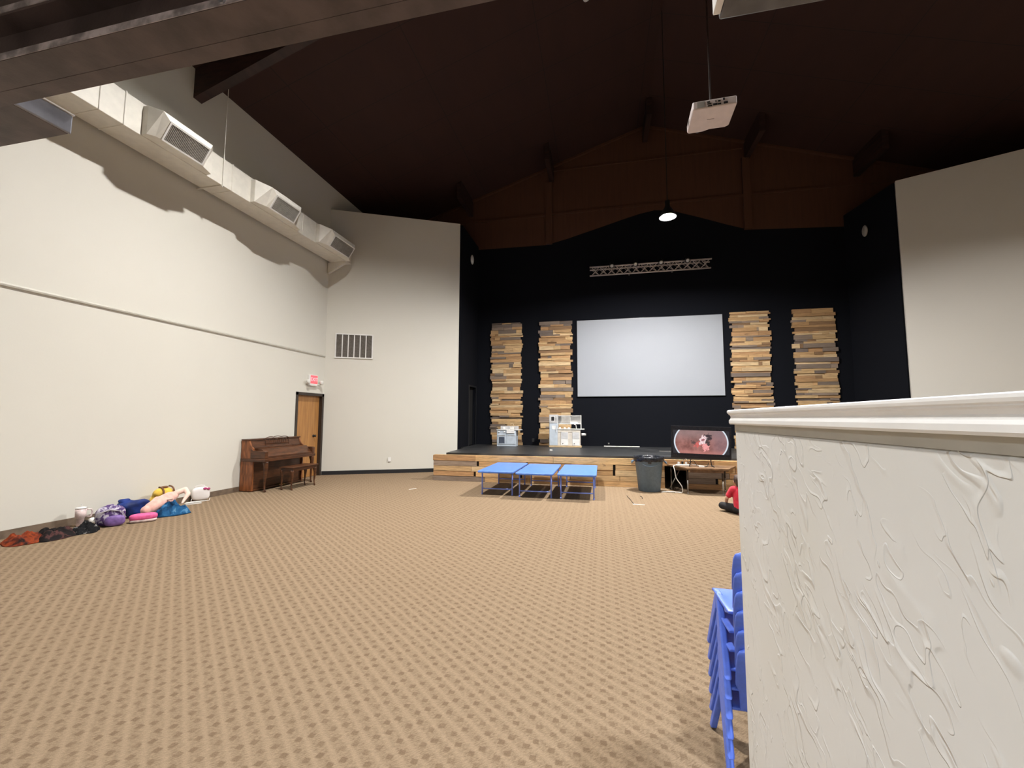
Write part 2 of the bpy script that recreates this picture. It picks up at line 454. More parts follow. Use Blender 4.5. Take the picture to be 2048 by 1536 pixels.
# left wall with the opening for the door
DY0, DY1, DH = 8.64, 9.585, 2.07
bm = BM()
ze = roof(XL) + .02
box(bm, XL - .2, XL, YF - .3, DY0, 0, ze); box(bm, XL - .2, XL, DY1, YB + .3, 0, ze); box(bm, XL - .2, XL, DY0, DY1, DH, ze)
struct('wall_left', bm, M['wall'])
bm = BM(); box(bm, XR, XR + .2, YF - .3, YB + .3, 0, roof(XR) + .02); struct('wall_right', bm, M['wall_grey'])
bm = BM(); prism(bm, [(XL, 0), (XR, 0), (XR, roof(XR)), (XC, RIDGE), (XL, roof(XL))], 'y', YF - .2, YF); struct('wall_front', bm, M['wall_grey'])
# back wall: black lower part with an arched paint line, brown gable above
pl = [(-3.94, 7.09), (-1.66, 7.06), (-1.0, 7.2), (.05, 7.48), (.70, 7.66), (1.25, 7.80), (1.70, 7.87), (2.2, 7.80), (3.0, 7.5), (3.7, 7.22), (4.3, 7.0), (6.70, 6.86)]
bm = BM(); prism(bm, [(XL, 0), (XR, 0), (XR, 6.8), (6.70, 6.86)] + pl[::-1][1:] + [(XL, 7.1)], 'y', YB, YB + .2); struct('wall_back', bm, M['black_wall'])
bm = BM(); prism(bm, [(XL, 7.1)] + pl + [(XR, 6.8), (XR, roof(XR)), (XC, RIDGE), (XL, roof(XL))], 'y', YB, YB + .2); struct('wall_gable', bm, M['gable'])
# splayed white walls either side of the stage, free standing below the roof
SPL0, SPL1 = (XL, 9.62), (-3.97, 11.16)
SPR0, SPR1 = (6.96, 11.2), (XR, 9.79)
H_SPL = 7.17
quadwall('wall_splay_left', SPL0, SPL1, 0, H_SPL, .16, M['wall'])
quadwall('wall_splay_right', SPR0, SPR1, 0, H_SPL, .16, M['wall_grey'])
# black side walls of the stage alcove (a door recess in the left one)
bm = BM()
box(bm, -4.10, -3.93, 11.25, 12.05, 0, H_SPL); box(bm, -4.10, -3.93, 12.72, YB, 0, H_SPL); box(bm, -4.10, -3.93, 12.05, 12.72, 2.45, H_SPL)
struct('wall_stage_left', bm, M['black_wall'])
quadwall('wall_stage_right', (6.72, YB), (6.97, 11.3), 0, H_SPL, .16, M['black_wall'])
# door in the alcove wall
bm = BM(); box(bm, -4.07, -4.03, 12.05, 12.72, STG, 2.45); d2 = struct('door_2', bm, M['dark'])
bm = BM(); box(bm, -3.95, -3.915, 12.0, 12.05, STG, 2.5); box(bm, -3.95, -3.915, 12.72, 12.77, STG, 2.5); box(bm, -3.95, -3.915, 12.05, 12.72, 2.45, 2.5)
struct('door_frame', bm, M['base_black'], d2)

# door 1 in the left wall
bm = BM(); box(bm, XL - .12, XL - .075, DY0 + .03, DY1 - .03, 0.005, DH - .03); d1 = struct('door_1', bm, M['door'], bev=.003)
bm = BM()
for y0, y1, z0, z1 in ((DY0 - .035, DY0 + .035, 0, DH + .035), (DY1 - .035, DY1 + .035, 0, DH + .035), (DY0 - .035, DY1 + .035, DH - .035, DH + .035)):
    box(bm, XL - .16, XL + .018, y0, y1, z0, z1)
struct('door_frame', bm, M['frame_brown'], d1)
bm = BM(); lathe(bm, [(.034, 0), (.034, .008), (.012, .012), (.012, .04), (.030, .048), (.032, .065), (.018, .078), (.004, .08)], 16, (XL - .075, 9.375, 1.02), ax='x'); struct('door_handle', bm, M['cable_black'], d1, smooth=True)

# baseboards
bm = BM(); box(bm, XL, XL + .014, YF, DY0 - .04, 0, .10); struct('baseboard_left', bm, M['base_brown'], bev=.003)
quadwall('baseboard_splay_left', SPL1, (SPL0[0] + .02, SPL0[1] + .01), 0, .10, .014, M['base_black'])
quadwall('baseboard_splay_right', SPR1, SPR0, 0, .10, .014, M['base_black'])
# rail on the left wall
bm = BM(); prism(bm, [(XL, 3.075), (XL + .022, 3.085), (XL + .026, 3.105), (XL + .012, 3.128), (XL, 3.13)], 'y', YF, 9.60); struct('trim_1', bm, M['trim_wall'])

# roof framing ------------------------------------------------------------
tn = 2
def trim(bm, m, **kw):
    global tn
    o = struct('trim_%d' % tn, bm, m, **kw); tn += 1; return o
for x in (-4.2, -1.47, 1.46, 4.33, 7.1):         # short outrigger beams at the gable
    bm = BM(); box(bm, x - .07, x + .07, YB - 1.25, YB - .002, roof(x) - .52, roof(x) + .05); trim(bm, M['beam_wood'])
def rafter(y, depth, w, m):
    bm = BM()
    for s in (-1, 1):
        xe = XL + .002 if s < 0 else XR - .002
        prism(bm, [(XC, RIDGE - depth), (xe, roof(xe) - depth), (xe, roof(xe) + .02), (XC, RIDGE + .02)], 'y', y, y + w)
    trim(bm, m)
rafter(5.68, .56, .16, M['beam_wood'])
rafter(-1.2, .56, .16, M['beam_wood'])
# rake board, posts and girts on the gable
bm = BM()
for s in (-1, 1):
    xe = -7.1 if s < 0 else 10.0
    prism(bm, [(XC, RIDGE - .06), (xe, roof(xe) - .06), (xe, roof(xe) + .01), (XC, RIDGE + .01)], 'y', YB - .09, YB - .004)
trim(bm, M['gable'])
for x in (-1.56, 4.27):
    bm = BM(); box(bm, x - .10, x + .10, YB - .085, YB - .003, 7.06 if x < 0 else 7.0, roof(x) - .52); trim(bm, M['gable'])
bm = BM(); box(bm, -6.9, 9.8, YB - .05, YB - .003, 8.02, 8.08); trim(bm, M['gable'])
bm = BM(); box(bm, -1.4, 4.2, YB - .04, YB - .003, 9.50, 9.54); trim(bm, M['gable'])

# entry half wall, white moulded cap -----------------------------------------
PX0, PY1 = .503, 1.75
bm = BM(); box(bm, PX0, PX0 + .13, YF + .01, PY1, 0, 1.435); struct('wall_entry', bm, M['trowel'], bev=.006, seg=3)
bm = BM(); box(bm, PX0 - .001, PX0 + .131, YF + .01, PY1 + .001, 1.435, 1.466); trim(bm, M['trim_wall'])
prof = [(0, 1.459), (.014, 1.459), (.0165, 1.464), (.0165, 1.474), (.0125, 1.480), (.011, 1.487), (.0135, 1.494), (.0175, 1.497), (.0175, 1.4995), (.0205, 1.502), (.0215, 1.507), (.0205, 1.512), (.0165, 1.514)]
bm = BM()
ring0, ring1 = [], []
poly = [(PX0 - a, z) for a, z in prof] + [(PX0 + .13 + a, z) for a, z in prof[::-1]]
A = [bm.verts.new((x, YF + .01, z)) for x, z in poly]
off = [a for a, z in prof] + [a for a, z in prof[::-1]]
B = [bm.verts.new((x, PY1 + o, z)) for (x, z), o in zip(poly, off)]
for i in range(len(poly)):
    j = (i + 1) % len(poly); bm.faces.new((A[i], A[j], B[j], B[i]))
n = len(prof)
for i in range(n - 1): bm.faces.new((B[i], B[i + 1], B[2 * n - 2 - i], B[2 * n - 1 - i]))
bm.faces.new((A[0], A[n - 1], A[n], A[2 * n - 1])) if False else None
bmesh.ops.recalc_face_normals(bm, faces=bm.faces[:])
trim(bm, M['trim_white'])

# header beams overhead near the camera ---------------------------------------
t = thing('header_beam', 'large dark brown steel beam crossing overhead at the upper left, nearest the camera', 'beam', (-1.5, 1.39, 3.17))
def rel(bm, org):
    bmesh.ops.translate(bm, verts=bm.verts[:], vec=[-c for c in org]); return bm
org = (-1.5, 1.39, 3.17)
bm = BM(); prism(bm, [(1.287, 3.17), (1.42, 3.17), (1.421, 3.1735), (1.4225, 3.17), (1.497, 3.17), (1.497, 3.212), (1.287, 3.212)], 'x', -7.1, 3.5); obj('lower_flange', rel(bm, org), M['beam'], t)
bm = BM(); box(bm, -7.1, 3.5, 1.2835, 1.2865, 3.173, 3.208); obj('flange_edge', rel(bm, org), M['lit_worn_edge'], t)
bm = BM(); box(bm, -7.1, 3.5, 1.2835, 1.2865, 3.424, 3.457); obj('flange_edge', rel(bm, org), M['lit_worn_edge'], t)
bm = BM(); box(bm, -7.1, 3.5, 1.375, 1.40, 3.2125, 3.4205); obj('web', rel(bm, org), M['beam'], t)
bm = BM(); box(bm, -7.1, 3.5, 1.287, 1.497, 3.421, 3.46); obj('upper_flange', rel(bm, org), M['beam'], t, bev=.006)
bm = BM(); box(bm, -7.1, 3.5, 1.292, 1.49, 3.4605, 4.2); obj('upper_plate', rel(bm, org), M['beam'], t)
bm = BM(); lathe(bm, [(.016, 0), (.016, .012), (.002, .016)], 6, (-1.50, 1.276, 3.19), ax='y'); obj('bolt', rel(bm, org), M['end_grey'], t)
t = thing('beam_stub', 'dark brown beam end with grey end plate tucked behind the upper left steel beam', 'beam', (-5.0, 1.7, 3.3))
org = (-5.0, 1.7, 3.3)
bm = BM(); box(bm, -7.1, -3.335, 1.53, 1.872, 3.3, 3.42); obj('beam_body', rel(bm, org), M['beam'], t, bev=.004)
bm = BM(); box(bm, -3.335, -3.318, 1.525, 1.878, 3.298, 3.425); obj('end_plate', rel(bm, org), M['end_grey'], t, bev=.010)
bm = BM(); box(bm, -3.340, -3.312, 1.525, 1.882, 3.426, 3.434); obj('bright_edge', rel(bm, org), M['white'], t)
t = thing('soffit_beam', 'grey underside of a beam with left end coloured pale as if lit at the top right edge of the view', 'beam', (1.8, 1.7, 3.3))
org = (1.8, 1.7, 3.3)
bm = BM(); box(bm, .552, 3.6, 1.53, 1.916, 3.3, 3.42); obj('beam_body', rel(bm, org), M['soffit_grey'], t, bev=.010)
bm = BM(); box(bm, .520, .5515, 1.53, 1.885, 3.3, 3.42); obj('end_plate', rel(bm, org), M['white'], t, bev=.004)  # white colour stands in for strong light on this end face

# ------------------------------------------------------------------ air duct
t = thing('air_duct', 'long off-white rectangular air duct hung high along the left wall', 'air duct', (-6.83, 3.5, 5.64))
org = (-6.83, 3.5, 5.64)
dx0, dx1, dz0, dz1 = -7.06, -6.60, 5.64, 6.14
bm = BM()
box(bm, dx0, dx1, -1.5, 9.80, dz0, dz1)
for y in (3.98, 4.28, 5.86, 6.05, 7.9):
    box(bm, dx0 - .006, dx1 + .012, y, y + .022, dz0 - .006, dz1 + .012)
obj('duct_body', rel(bm, org), M['duct'], t, bev=.006)
bm = BM()
prism(bm, [(-7.13, 5.35), (-6.62, 5.60), (-6.60, 5.64), (-7.13, 5.64)], 'y', 9.55, 9.63); obj('end_boot', rel(bm, org), M['duct'], t)
for (b0, b1, f0, f1) in ((4.52, 5.56, 4.68, 5.30), (6.47, 7.72, 6.77, 7.40), (8.36, 9.60, 8.62, 9.40)):
    bm = BM()
    base_ = [(-6.60, dz1 - .02), (-6.60, dz0 + .01)]
    def q(x, y, z): return bm.verts.new((x, y, z))
    # collar at the duct, then shoulders narrowing to the tilted grille frame
    c0 = [q(-6.60, b0, 6.10), q(-6.60, b1, 6.10), q(-6.60, b1, 5.65), q(-6.60, b0, 5.65)]
    c1 = [q(-6.50, b0, 6.09), q(-6.50, b1, 6.09), q(-6.50, b1, 5.65), q(-6.50, b0, 5.65)]
    c2 = [q(-6.29, f0 - .10, 6.02), q(-6.29, f1 + .08, 6.02), q(-6.44, f1 + .06, 5.655), q(-6.44, f0 - .08, 5.655)]
    c3 = [q(-6.255, f0 - .02, 5.905), q(-6.255, f1 + .02, 5.905), q(-6.415, f1 + .02, 5.65), q(-6.415, f0 - .02, 5.65)]
    for a, b in ((c0, c1), (c1, c2), (c2, c3)):
        for i in range(4): bm.faces.new((a[i], a[(i + 1) % 4], b[(i + 1) % 4], b[i]))
    bm.faces.new(c3); bm.faces.new(c0[::-1])
    bmesh.ops.recalc_face_normals(bm, faces=bm.faces[:])
    hood = obj('hood', rel(bm, org), M['duct'], t, bev=.004)
    # frame and fins on the tilted face
    dirn = Vector((-.16, 0, -.255)); L = dirn.length; dn = dirn.normalized(); nr = Vector((dn.z * -1, 0, dn.x)).normalized()
    if nr.x < 0: nr = -nr
    o0 = Vector((-6.255, 0, 5.905))
    def fp(y, s, h): return o0 + dn * s + Vector((0, y, 0)) + nr * h
    def fbox(bm, y0, y1, s0, s1, h0, h1):
        vs = [bm.verts.new(fp(y, s, h)) for y in (y0, y1) for s in (s0, s1) for h in (h0, h1)]
        for f in ((0, 1, 3, 2), (4, 6, 7, 5), (0, 4, 5, 1), (2, 3, 7, 6), (0, 2, 6, 4), (1, 5, 7, 3)): bm.faces.new([vs[i] for i in f])
    bm = BM(); fr = .02
    fbox(bm, f0 - .02, f1 + .02, -.005, fr, .001, .014); fbox(bm, f0 - .02, f1 + .02, L - fr, L + .005, .001, .014)
    fbox(bm, f0 - .02, f0 + .005, fr, L - fr, .001, .014); fbox(bm, f1 - .005, f1 + .02, fr, L - fr, .001, .014)
    bmesh.ops.recalc_face_normals(bm, faces=bm.faces[:])
    obj('grille_frame', rel(bm, org), M['white'], hood)
    bm = BM()
    fbox(bm, f0 + .005, f1 - .005, fr, L - fr, .001, .003)
    bmesh.ops.recalc_face_normals(bm, faces=bm.faces[:])
    obj('grille_back', rel(bm, org), M['filter'], hood)
    bm = BM(); N = 28
    for k in range(N):
        y = f0 + .008 + (f1 - f0 - .016) * (k + .5) / N
        fbox(bm, y - .0035, y + .0035, fr, L - fr, .003, .011)
    bmesh.ops.recalc_face_normals(bm, faces=bm.faces[:])
    g = obj('grille_fins', rel(bm, org), M['grille'], hood)
bm = BM(); box(bm, -7.14, -6.59, 5.845, 5.875, 5.622, 5.637); tube(bm, [(-6.585, 5.86, 5.60), (-6.585, 5.86, 7.95)], .006, 8)
obj('hanger', rel(bm, org), M['duct'], t)

# ------------------------------------------------------------------ return air grille and outlet on the left splay wall
sd = Vector((SPL1[0] - SPL0[0], SPL1[1] - SPL0[1], 0)).normalized()
sang = math.atan2(sd.y, sd.x)
gx = Vector((-6.91, 9.732, 0))
t = thing('return_air_grille', 'white framed return air grille with six dark panels high on the white wall', 'vent', (gx.x, gx.y, 3.105), sang)
Wg, Hg = .905, .61
bm = BM()
box(bm, -.03, Wg + .03, -.022, -.002, -.03, 0); box(bm, -.03, Wg + .03, -.022, -.002, Hg, Hg + .03)
box(bm, -.03, 0, -.022, -.002, 0, Hg); box(bm, Wg, Wg + .03, -.022, -.002, 0, Hg)
obj('frame', bm, M['white'], t)
for k in range(1, 6):
    bm = BM(); x = Wg * k / 6; box(bm, x - .012, x + .012, -.022, -.002, 0, Hg); obj('divider', bm, M['white'], t)
bm = BM(); box(bm, 0, Wg, -.006, -.0015, 0, Hg); obj('filter', bm, M['filter'], t)
def outlet(loc, rz, label, m=M['white'], mdark=M['cable_black']):
    t = thing('wall_outlet', label, 'outlet', loc, rz)
    bm = BM(); box(bm, -.036, .036, -.008, -.001, -.057, .057); obj('cover_plate', bm, m, t, bev=.003)
    for dz in (-.022, .022):
        bm = BM(); lathe(bm, [(.015, -.0085), (.015, -.0105), (.004, -.0108)], 14, (0, 0, dz), ax='y'); obj('socket', bm, m, t)
    return t
outlet((-5.60, 10.345, .37), sang, 'white electrical outlet low on the white wall left of the stage')
outlet((-2.10, YB, .80), 0, 'black outlet at the foot of the black wall between the two left wood panels', M['cable_black'])

# ------------------------------------------------------------------ exit sign
t = thing('exit_sign', 'red exit sign with two emergency lamp heads above the wooden door', 'exit sign', (XL + .03, 9.14, 2.29))
bm = BM(); box(bm, -.028, .03, -.16, .14, -.01, .27); obj('housing', bm, M['white'], t, bev=.01)
bm = BM(); box(bm, .0305, .035, -.12, .13, .05, .255); obj('red_face', bm, emit('exit_face_glow', (1, .10, .12), .9), t)
cu = D.curves.new('exit_letters', 'FONT'); cu.body = 'EXIT'; cu.size = .125; cu.align_x = 'CENTER'; cu.align_y = 'CENTER'; cu.extrude = .0015
tmp = D.objects.new('tmp', cu); COL.objects.link(tmp)
bpy.context.view_layer.update()
me = D.meshes.new_from_object(tmp.evaluated_get(bpy.context.evaluated_depsgraph_get()))
D.objects.remove(tmp); me.name = 'letters'
o = D.objects.new('letters', me); COL.objects.link(o); o.parent = t; o.location = (.0365, .005, .152); o.rotation_euler = (R(90), 0, R(90))
me.materials.clear(); me.materials.append(emit('exit_letter_glow', (1, .42, .45), 1.0))
for y, s in ((-.235, -1), (.255, 1)):
    bm = BM(); tube(bm, [(-.01, s * .15, .06), (.02, s * .19, .03), (.03, y, .04)], .014, 8)
    lathe(bm, [(.012, -.02), (.045, .0), (.055, .05), (.05, .055)], 18, (.03, y, .09), ax='x')
    hd = obj('lamp_head', bm, M['offwhite'], t, smooth=True)

# ------------------------------------------------------------------ stage
def set_tone(bm, faces, col):
    lay = bm.loops.layers.float_color.get('tone') or bm.loops.layers.float_color.new('tone')
    for f in faces:
        for l in f.loops: l[lay] = (*col, 1)
TONES = [(.50, .30, .135), (.56, .36, .17), (.44, .25, .11), (.60, .42, .23), (.38, .21, .095), (.52, .33, .16)]
GREYS = [(.20, .15, .115), (.15, .115, .095), (.26, .19, .14), (.24, .135, .065)]
def tone(pg=.22):
    c = rnd.choice(GREYS) if rnd.random() < pg else rnd.choice(TONES)
    k = rnd.uniform(.85, 1.12); return tuple(min(1, x * k) for x in c)
t = thing('stage', 'low black stage with a front face of light reclaimed wood planks', 'stage', (1.4, 9.6, 0))
org = (1.4, 9.6, 0)
bm = BM(); prism(bm, [(-3.68, 9.56), (6.85, 9.56), (6.85, 11.25), (6.72, YB - .003), (-3.92, YB - .003), (-3.92, 11.3), (-3.80, 11.25)], 'z', .60, STG); obj('platform', rel(bm, org), M['stage_black'], t)
bm = BM(); box(bm, -3.94, 1.29, 9.50, 9.555, 0.004, .57); box(bm, 1.75, 6.85, 9.50, 9.555, .004, .57); box(bm, 1.29, 1.75, 9.50, 9.555, .49, .57); box(bm, -3.66, 6.8, 9.56, 9.6, .56, .60)
obj('backing', rel(bm, org), M['dark'], t)
bm = BM(); bm.loops.layers.float_color.new('tone')
rows = [(.004, .118), (.122, .232), (.236, .352), (.356, .472), (.476, .598)]
for ri, (z0, z1) in enumerate(rows):
    x = -3.97 + (0, .015, .02, .012, 0)[ri]
    full = ri in (0, 4)
    while x < 6.84:
        L = rnd.uniform(1.0, 1.9) if full else rnd.uniform(.9, 1.25)
        x1 = min(6.85, x + L)
        if x1 > 6.6: x1 = 6.85
        pro = rnd.uniform(0, .018)
        segs = [(x, x1)]
        if ri < 4:       # the opening where a section is missing
            segs = [(a, b) for a, b in ((x, min(x1, 1.30)), (max(x, 1.74), x1)) if b - a > .02 and (b <= 1.305 or a >= 1.735)]
        for a, b in segs:
            fs = box(bm, a, b, 9.455 - pro, 9.50, z0, z1 - rnd.uniform(0, .004)); set_tone(bm, fs, tuple(min(1, c * k_) for c, k_ in zip(tone(.14), (1.45, 1.5, 1.55))))
        gap = .006 if full else (.055 if rnd.random() < .55 else .008)
        x = x1 + gap
# end return on the left
fs = box(bm, -3.972, -3.94, 9.5, 9.6, .004, .598); set_tone(bm, fs, TONES[0])
fs = box(bm, -3.96, 6.85, 9.46, 9.56, .599, .607); set_tone(bm, fs, TONES[1])
obj('wood_facing', rel(bm, org), M['plank'], t)

# ------------------------------------------------------------------ tall wood panels on the black wall
GRP = 'tall plank panels on the black wall'
def plank_panel(x0, x1, z0, z1, seed, label):
    rr = random.Random(seed); global rnd; keep = rnd; rnd = rr
    bm = BM(); bm.loops.layers.float_color.new('tone')
    cx = (x0 + x1) / 2; z = 0; H = z1 - z0; W = (x1 - x0)
    while z < H - .02:
        h = rr.choice((.045, .055, .065, .08, .09, .11, .125)); h = min(h, H - z)
        a = -W / 2 + rr.uniform(-.05, .05); e = W / 2 + rr.uniform(-.05, .05)
        k = rr.choice((1, 2, 2, 3, 3)); cuts = sorted([a] + [rr.uniform(a + .15, e - .15) for _ in range(k - 1)] + [e])
        for p, q_ in zip(cuts, cuts[1:]):
            if q_ - p < .03: continue
            d = rr.uniform(.03, .075)
            fs = box(bm, p, q_ - .003, -d, -.004, z, z + h - .003); set_tone(bm, fs, tuple(min(1, c * k_) for c, k_ in zip(tone(.30), (1.15, 1.2, 1.25))))
        z += h
    set_tone(bm, box(bm, -W / 2 + .06, W / 2 - .06, -.03, -.002, .02, H - .04), (.03, .02, .015))
    o = obj('wood_panel', bm, M['plank'], None, loc=(cx, YB, z0))
    rnd = keep
    return tag(o, label, 'wall panel', GRP)
plank_panel(-3.45, -2.46, STG, 4.55, 11, 'tall reclaimed plank panel at the far left, behind the small pale blue toy kitchen')
plank_panel(-1.88, -.88, STG, 4.55, 12, 'tall reclaimed plank panel just left of the projection screen, behind the large toy kitchen')
plank_panel(3.69, 4.70, STG, 4.56, 13, 'tall reclaimed plank panel just right of the projection screen')
plank_panel(5.30, 6.33, STG, 4.56, 14, 'tall reclaimed plank panel at the far right, beside the black side wall')

# ------------------------------------------------------------------ projection screen
t = thing('projection_screen', 'large white projection screen on the black stage wall', 'projection screen', (1.385, YB, 2.14))
bm = BM(); box(bm, -2.10, 2.10, -.04, -.004, .0, 2.385); obj('screen_frame', bm, M['tvblack'], t)
bm = BM(); box(bm, -2.088, 2.088, -.048, -.041, .012, 2.373); obj('screen_fabric', bm, M['screen'], t)

# ------------------------------------------------------------------ lighting truss with four spot cans
t = thing('lighting_truss', 'silver triangular lighting truss hung high on the black wall', 'lighting truss', (1.42, 12.45, 5.78))
TL = 1.70; zc = [(0, -.12, .22), (0, .12, .22), (0, 0, 0)]
for i, (x, y, z) in enumerate(zc):
    bm = BM(); tube(bm, [(-TL, y, z), (TL, y, z)], .024, 12); obj('chord', bm, M['truss'], t, smooth=True)
bm = BM(); N = 14
for k in range(N):
    xa = -TL + .05 + (2 * TL - .1) * k / N; xb = -TL + .05 + (2 * TL - .1) * (k + 1) / N
    for (x, y, z) in zc[:2]:
        tube(bm, [(xa, 0, 0), (xb, y, z)], .009, 6); tube(bm, [(xb, 0, 0), (xa, y, z)], .009, 6)
    tube(bm, [(xa, -.12, .22), (xb, .12, .22)], .009, 6)
obj('lattice', bm, M['truss'], t)
for x in (-.55, .65):
    bm = BM(); box(bm, x - .02, x + .02, -.03, .03, -.05, -.02); obj('clamp', bm, M['metal'], t)
for x in (-1.5, 1.5):
    bm = BM(); box(bm, x - .03, x + .03, .03, .447, .2, .24); obj('wall_bracket', bm, M['cable_black'], t)
spots = []
names = ['leftmost of the four small black spot cans on the lighting truss', 'second from left of the four small black spot cans on the lighting truss', 'third from left of the four small black spot cans on the lighting truss', 'rightmost of the four small black spot cans on the lighting truss']
for i, x in enumerate((-1.05, -.38, .33, 1.05)):
    loc = (1.42 + x, 12.45 - .12, 6.03)
    if i == 0:
        s = thing('stage_spotlight', names[0], 'stage light', loc, 0, 'spot cans on the truss')
        bm = BM(); lathe(bm, [(.02, .14), (.062, .12), (.066, 0), (.070, -.10), (.060, -.10), (.055, -.02)], 18, ax='y'); bmesh.ops.rotate(bm, verts=bm.verts[:], cent=(0, 0, 0), matrix=Matrix.Rotation(R(38), 3, 'X')); obj('can', bm, M['cable_black'], s, smooth=True)
        bm = BM(); lathe(bm, [(.056, -.09), (.03, -.098), (.003, -.10)], 18, ax='y'); bmesh.ops.rotate(bm, verts=bm.verts[:], cent=(0, 0, 0), matrix=Matrix.Rotation(R(38), 3, 'X')); obj('lens', bm, M['offwhite'], s, smooth=True)
        bm = BM(); box(bm, -.075, -.068, -.015, .015, -.06, .01); box(bm, .068, .075, -.015, .015, -.06, .01); box(bm, -.075, .075, -.015, .015, -.07, -.055); obj('yoke', bm, M['cable_black'], s)
        spots.append(s)
    else:
        spots.append(dup(spots[0], loc, None, names[i]))

# ------------------------------------------------------------------ high bay lamps
def make_lamp(loc, label, strength, ceiling_z, r=.18, rec=.0, col=(1, .975, .94)):
    t = thing('pendant_lamp', label, 'lamp', loc, 0, 'high bay lamps')
    rr = r + (.004 if rec == 0 else .03)
    bm = BM(); lathe(bm, [(r + .0035, rec), (rr, .0), (rr + .004, .0), (rr + .006, .015), (r + .01, rec + .02), (r * .95, rec + .06), (r * .7, rec + .13), (r * .45, rec + .19), (.05, rec + .22)] + ([(.05, rec + .34), (.02, rec + .36)] if rec < .1 else [(.02, rec + .222)]), 40); obj('shade', bm, M['lamp_black'], t, smooth=True)
    bm = BM(); lathe(bm, [(r, rec + .002), (r * .7, rec - .002), (r * .3, rec - .004), (.002, rec - .005)], 40); obj('lens', bm, lens_mat('lamp_glow', strength, col), t, smooth=True)
    bm = BM(); tube(bm, [(0, 0, rec + (.35 if rec < .1 else .215)), (0, 0, ceiling_z - loc[2])], .008, 8); obj('stem', bm, M['lamp_black'], t)
    return t
make_lamp((1.46, 9.1, 5.80), 'round bright lamp hanging in front of the stage on a thin stem', 5300, roof(1.46) - .005, .145, .03)
make_lamp((-2.9, 5.0, 8.75), 'round lamp close under the roof above the left half of the hall', 3800, roof(-2.9) - .004, .22, .21)
make_lamp((6.2, 5.0, 8.75), 'round fill lamp added close under the roof above the right half of the hall', 1900, roof(6.2) - .004, .22, .21)  # unseen fill lamp, added to brighten the right splay wall
t = thing('beam_downlight', 'small round lamp under the right half of the dark brown steel beam', 'lamp', (1.16, 1.39, 3.145))
bm = BM(); lathe(bm, [(.065, .003), (.07, .0), (.075, .004), (.075, .0245)], 24); obj('lamp_ring', bm, M['white'], t, smooth=True)
bm = BM(); lathe(bm, [(.06, .002), (.002, .0015)], 24); obj('lens', bm, lens_mat('downlight_glow', 2200, (.85, .92, 1)), t)
t = thing('foyer_light', 'wide round cool white lamp hanging in the entry behind the camera', 'lamp', (-1.6, -2.4, 2.86))
bm = BM(); lathe(bm, [(.30, .002), (.315, .0), (.32, .006), (.30, .06), (.1, .09), (.02, .10)], 32); obj('shade', bm, M['white'], t, smooth=True)
bm = BM(); lathe(bm, [(.299, .0015), (.002, .001)], 32); obj('lens', bm, lens_mat('foyer_glow', 165, (.86, .93, 1)), t)
bm = BM(); tube(bm, [(0, 0, .095), (0, 0, roof(-1.6) - 2.88)], .01, 8); obj('stem', bm, M['lamp_black'], t)

# ------------------------------------------------------------------ ceiling projector, detector, sensors
t = thing('projector', 'white projector hanging upside down from the dark ceiling', 'projector', (1.50, 5.70, 5.50), R(-2))
PWX, PDY = .265, .225
bm = BM()
prism(bm, [(-PWX, -PDY), (PWX, -PDY), (PWX, PDY - .03), (PWX - .05, PDY), (.02, PDY - .005), (-.06, PDY + .025), (-PWX + .02, PDY + .03), (-PWX, PDY)], 'z', 0, .115)
obj('housing', bm, M['proj'], t, bev=.018, seg=3)
bm = BM(); box(bm, -.21, -.12, -PDY - .003, -PDY + .001, .015, .10); obj('speaker_grille', bm, M['grille'], t)
for x0, x1, z0, z1 in ((-.09, -.055, .07, .085), (-.09, -.04, .045, .058), (-.085, -.03, .015, .03), (-.02, .03, .02, .045), (.035, .075, .02, .04), (.01, .02, .06, .085), (.04, .07, .06, .08), (.10, .12, .07, .10), (.105, .155, .02, .048)):
    bm = BM(); box(bm, x0, x1, -PDY - .004, -PDY + .001, z0, z1); obj('port', bm, M['cable_black'], t)
bm = BM(); box(bm, -.05, .04, .0, .006, -.0015, .001); obj('badge', bm, M['filter'], t)
bm = BM(); box(bm, -PWX - .002, -PWX + .002, .04, .16, .03, .075); obj('side_vent', bm, M['filter'], t)
bm = BM(); lathe(bm, [(.05, 0), (.05, .03), (.04, .035)], 20, (-.12, PDY + .02, .06), ax='y'); obj('lens', bm, M['glass_dark'], t, smooth=True)
bm = BM(); tube(bm, [(0, 0, .116), (0, 0, roof(XC) - 5.5)], .012, 10); box(bm, -.1, .1, -.1, .1, .1155, .13); obj('ceiling_mount', bm, M['beam_wood'], t)

bm = BM(); lathe(bm, [(.075, 0), (.075, -.025), (.05, -.045), (.01, -.05)], 24)
dz = roof(-.17); o = obj('smoke_detector', bm, M['white'], None, smooth=True, loc=(-.175, 7.95, roof(-.175) - .001), rot=(0, -math.atan(SL), 0)); tag(o, 'small round white smoke detector on the dark ceiling at the top of the view', 'smoke detector')
bm = BM(); ellip(bm, (.03, 0, 0), (.045, .10, .15)); o = obj('wall_sensor', bm, M['white'], None, smooth=True, loc=(-3.929, 12.12, 6.45)); tag(o, 'small grey white oval sensor high on the black side wall left of the stage', 'sensor', 'stage side sensors')
bm = BM(); ellip(bm, (-.03, 0, 0), (.045, .10, .15)); o = obj('wall_sensor', bm, M['grille'], None, smooth=True, loc=(6.825, 12.15, 6.38)); tag(o, 'small dim oval sensor high on the black side wall right of the stage', 'sensor', 'stage side sensors')

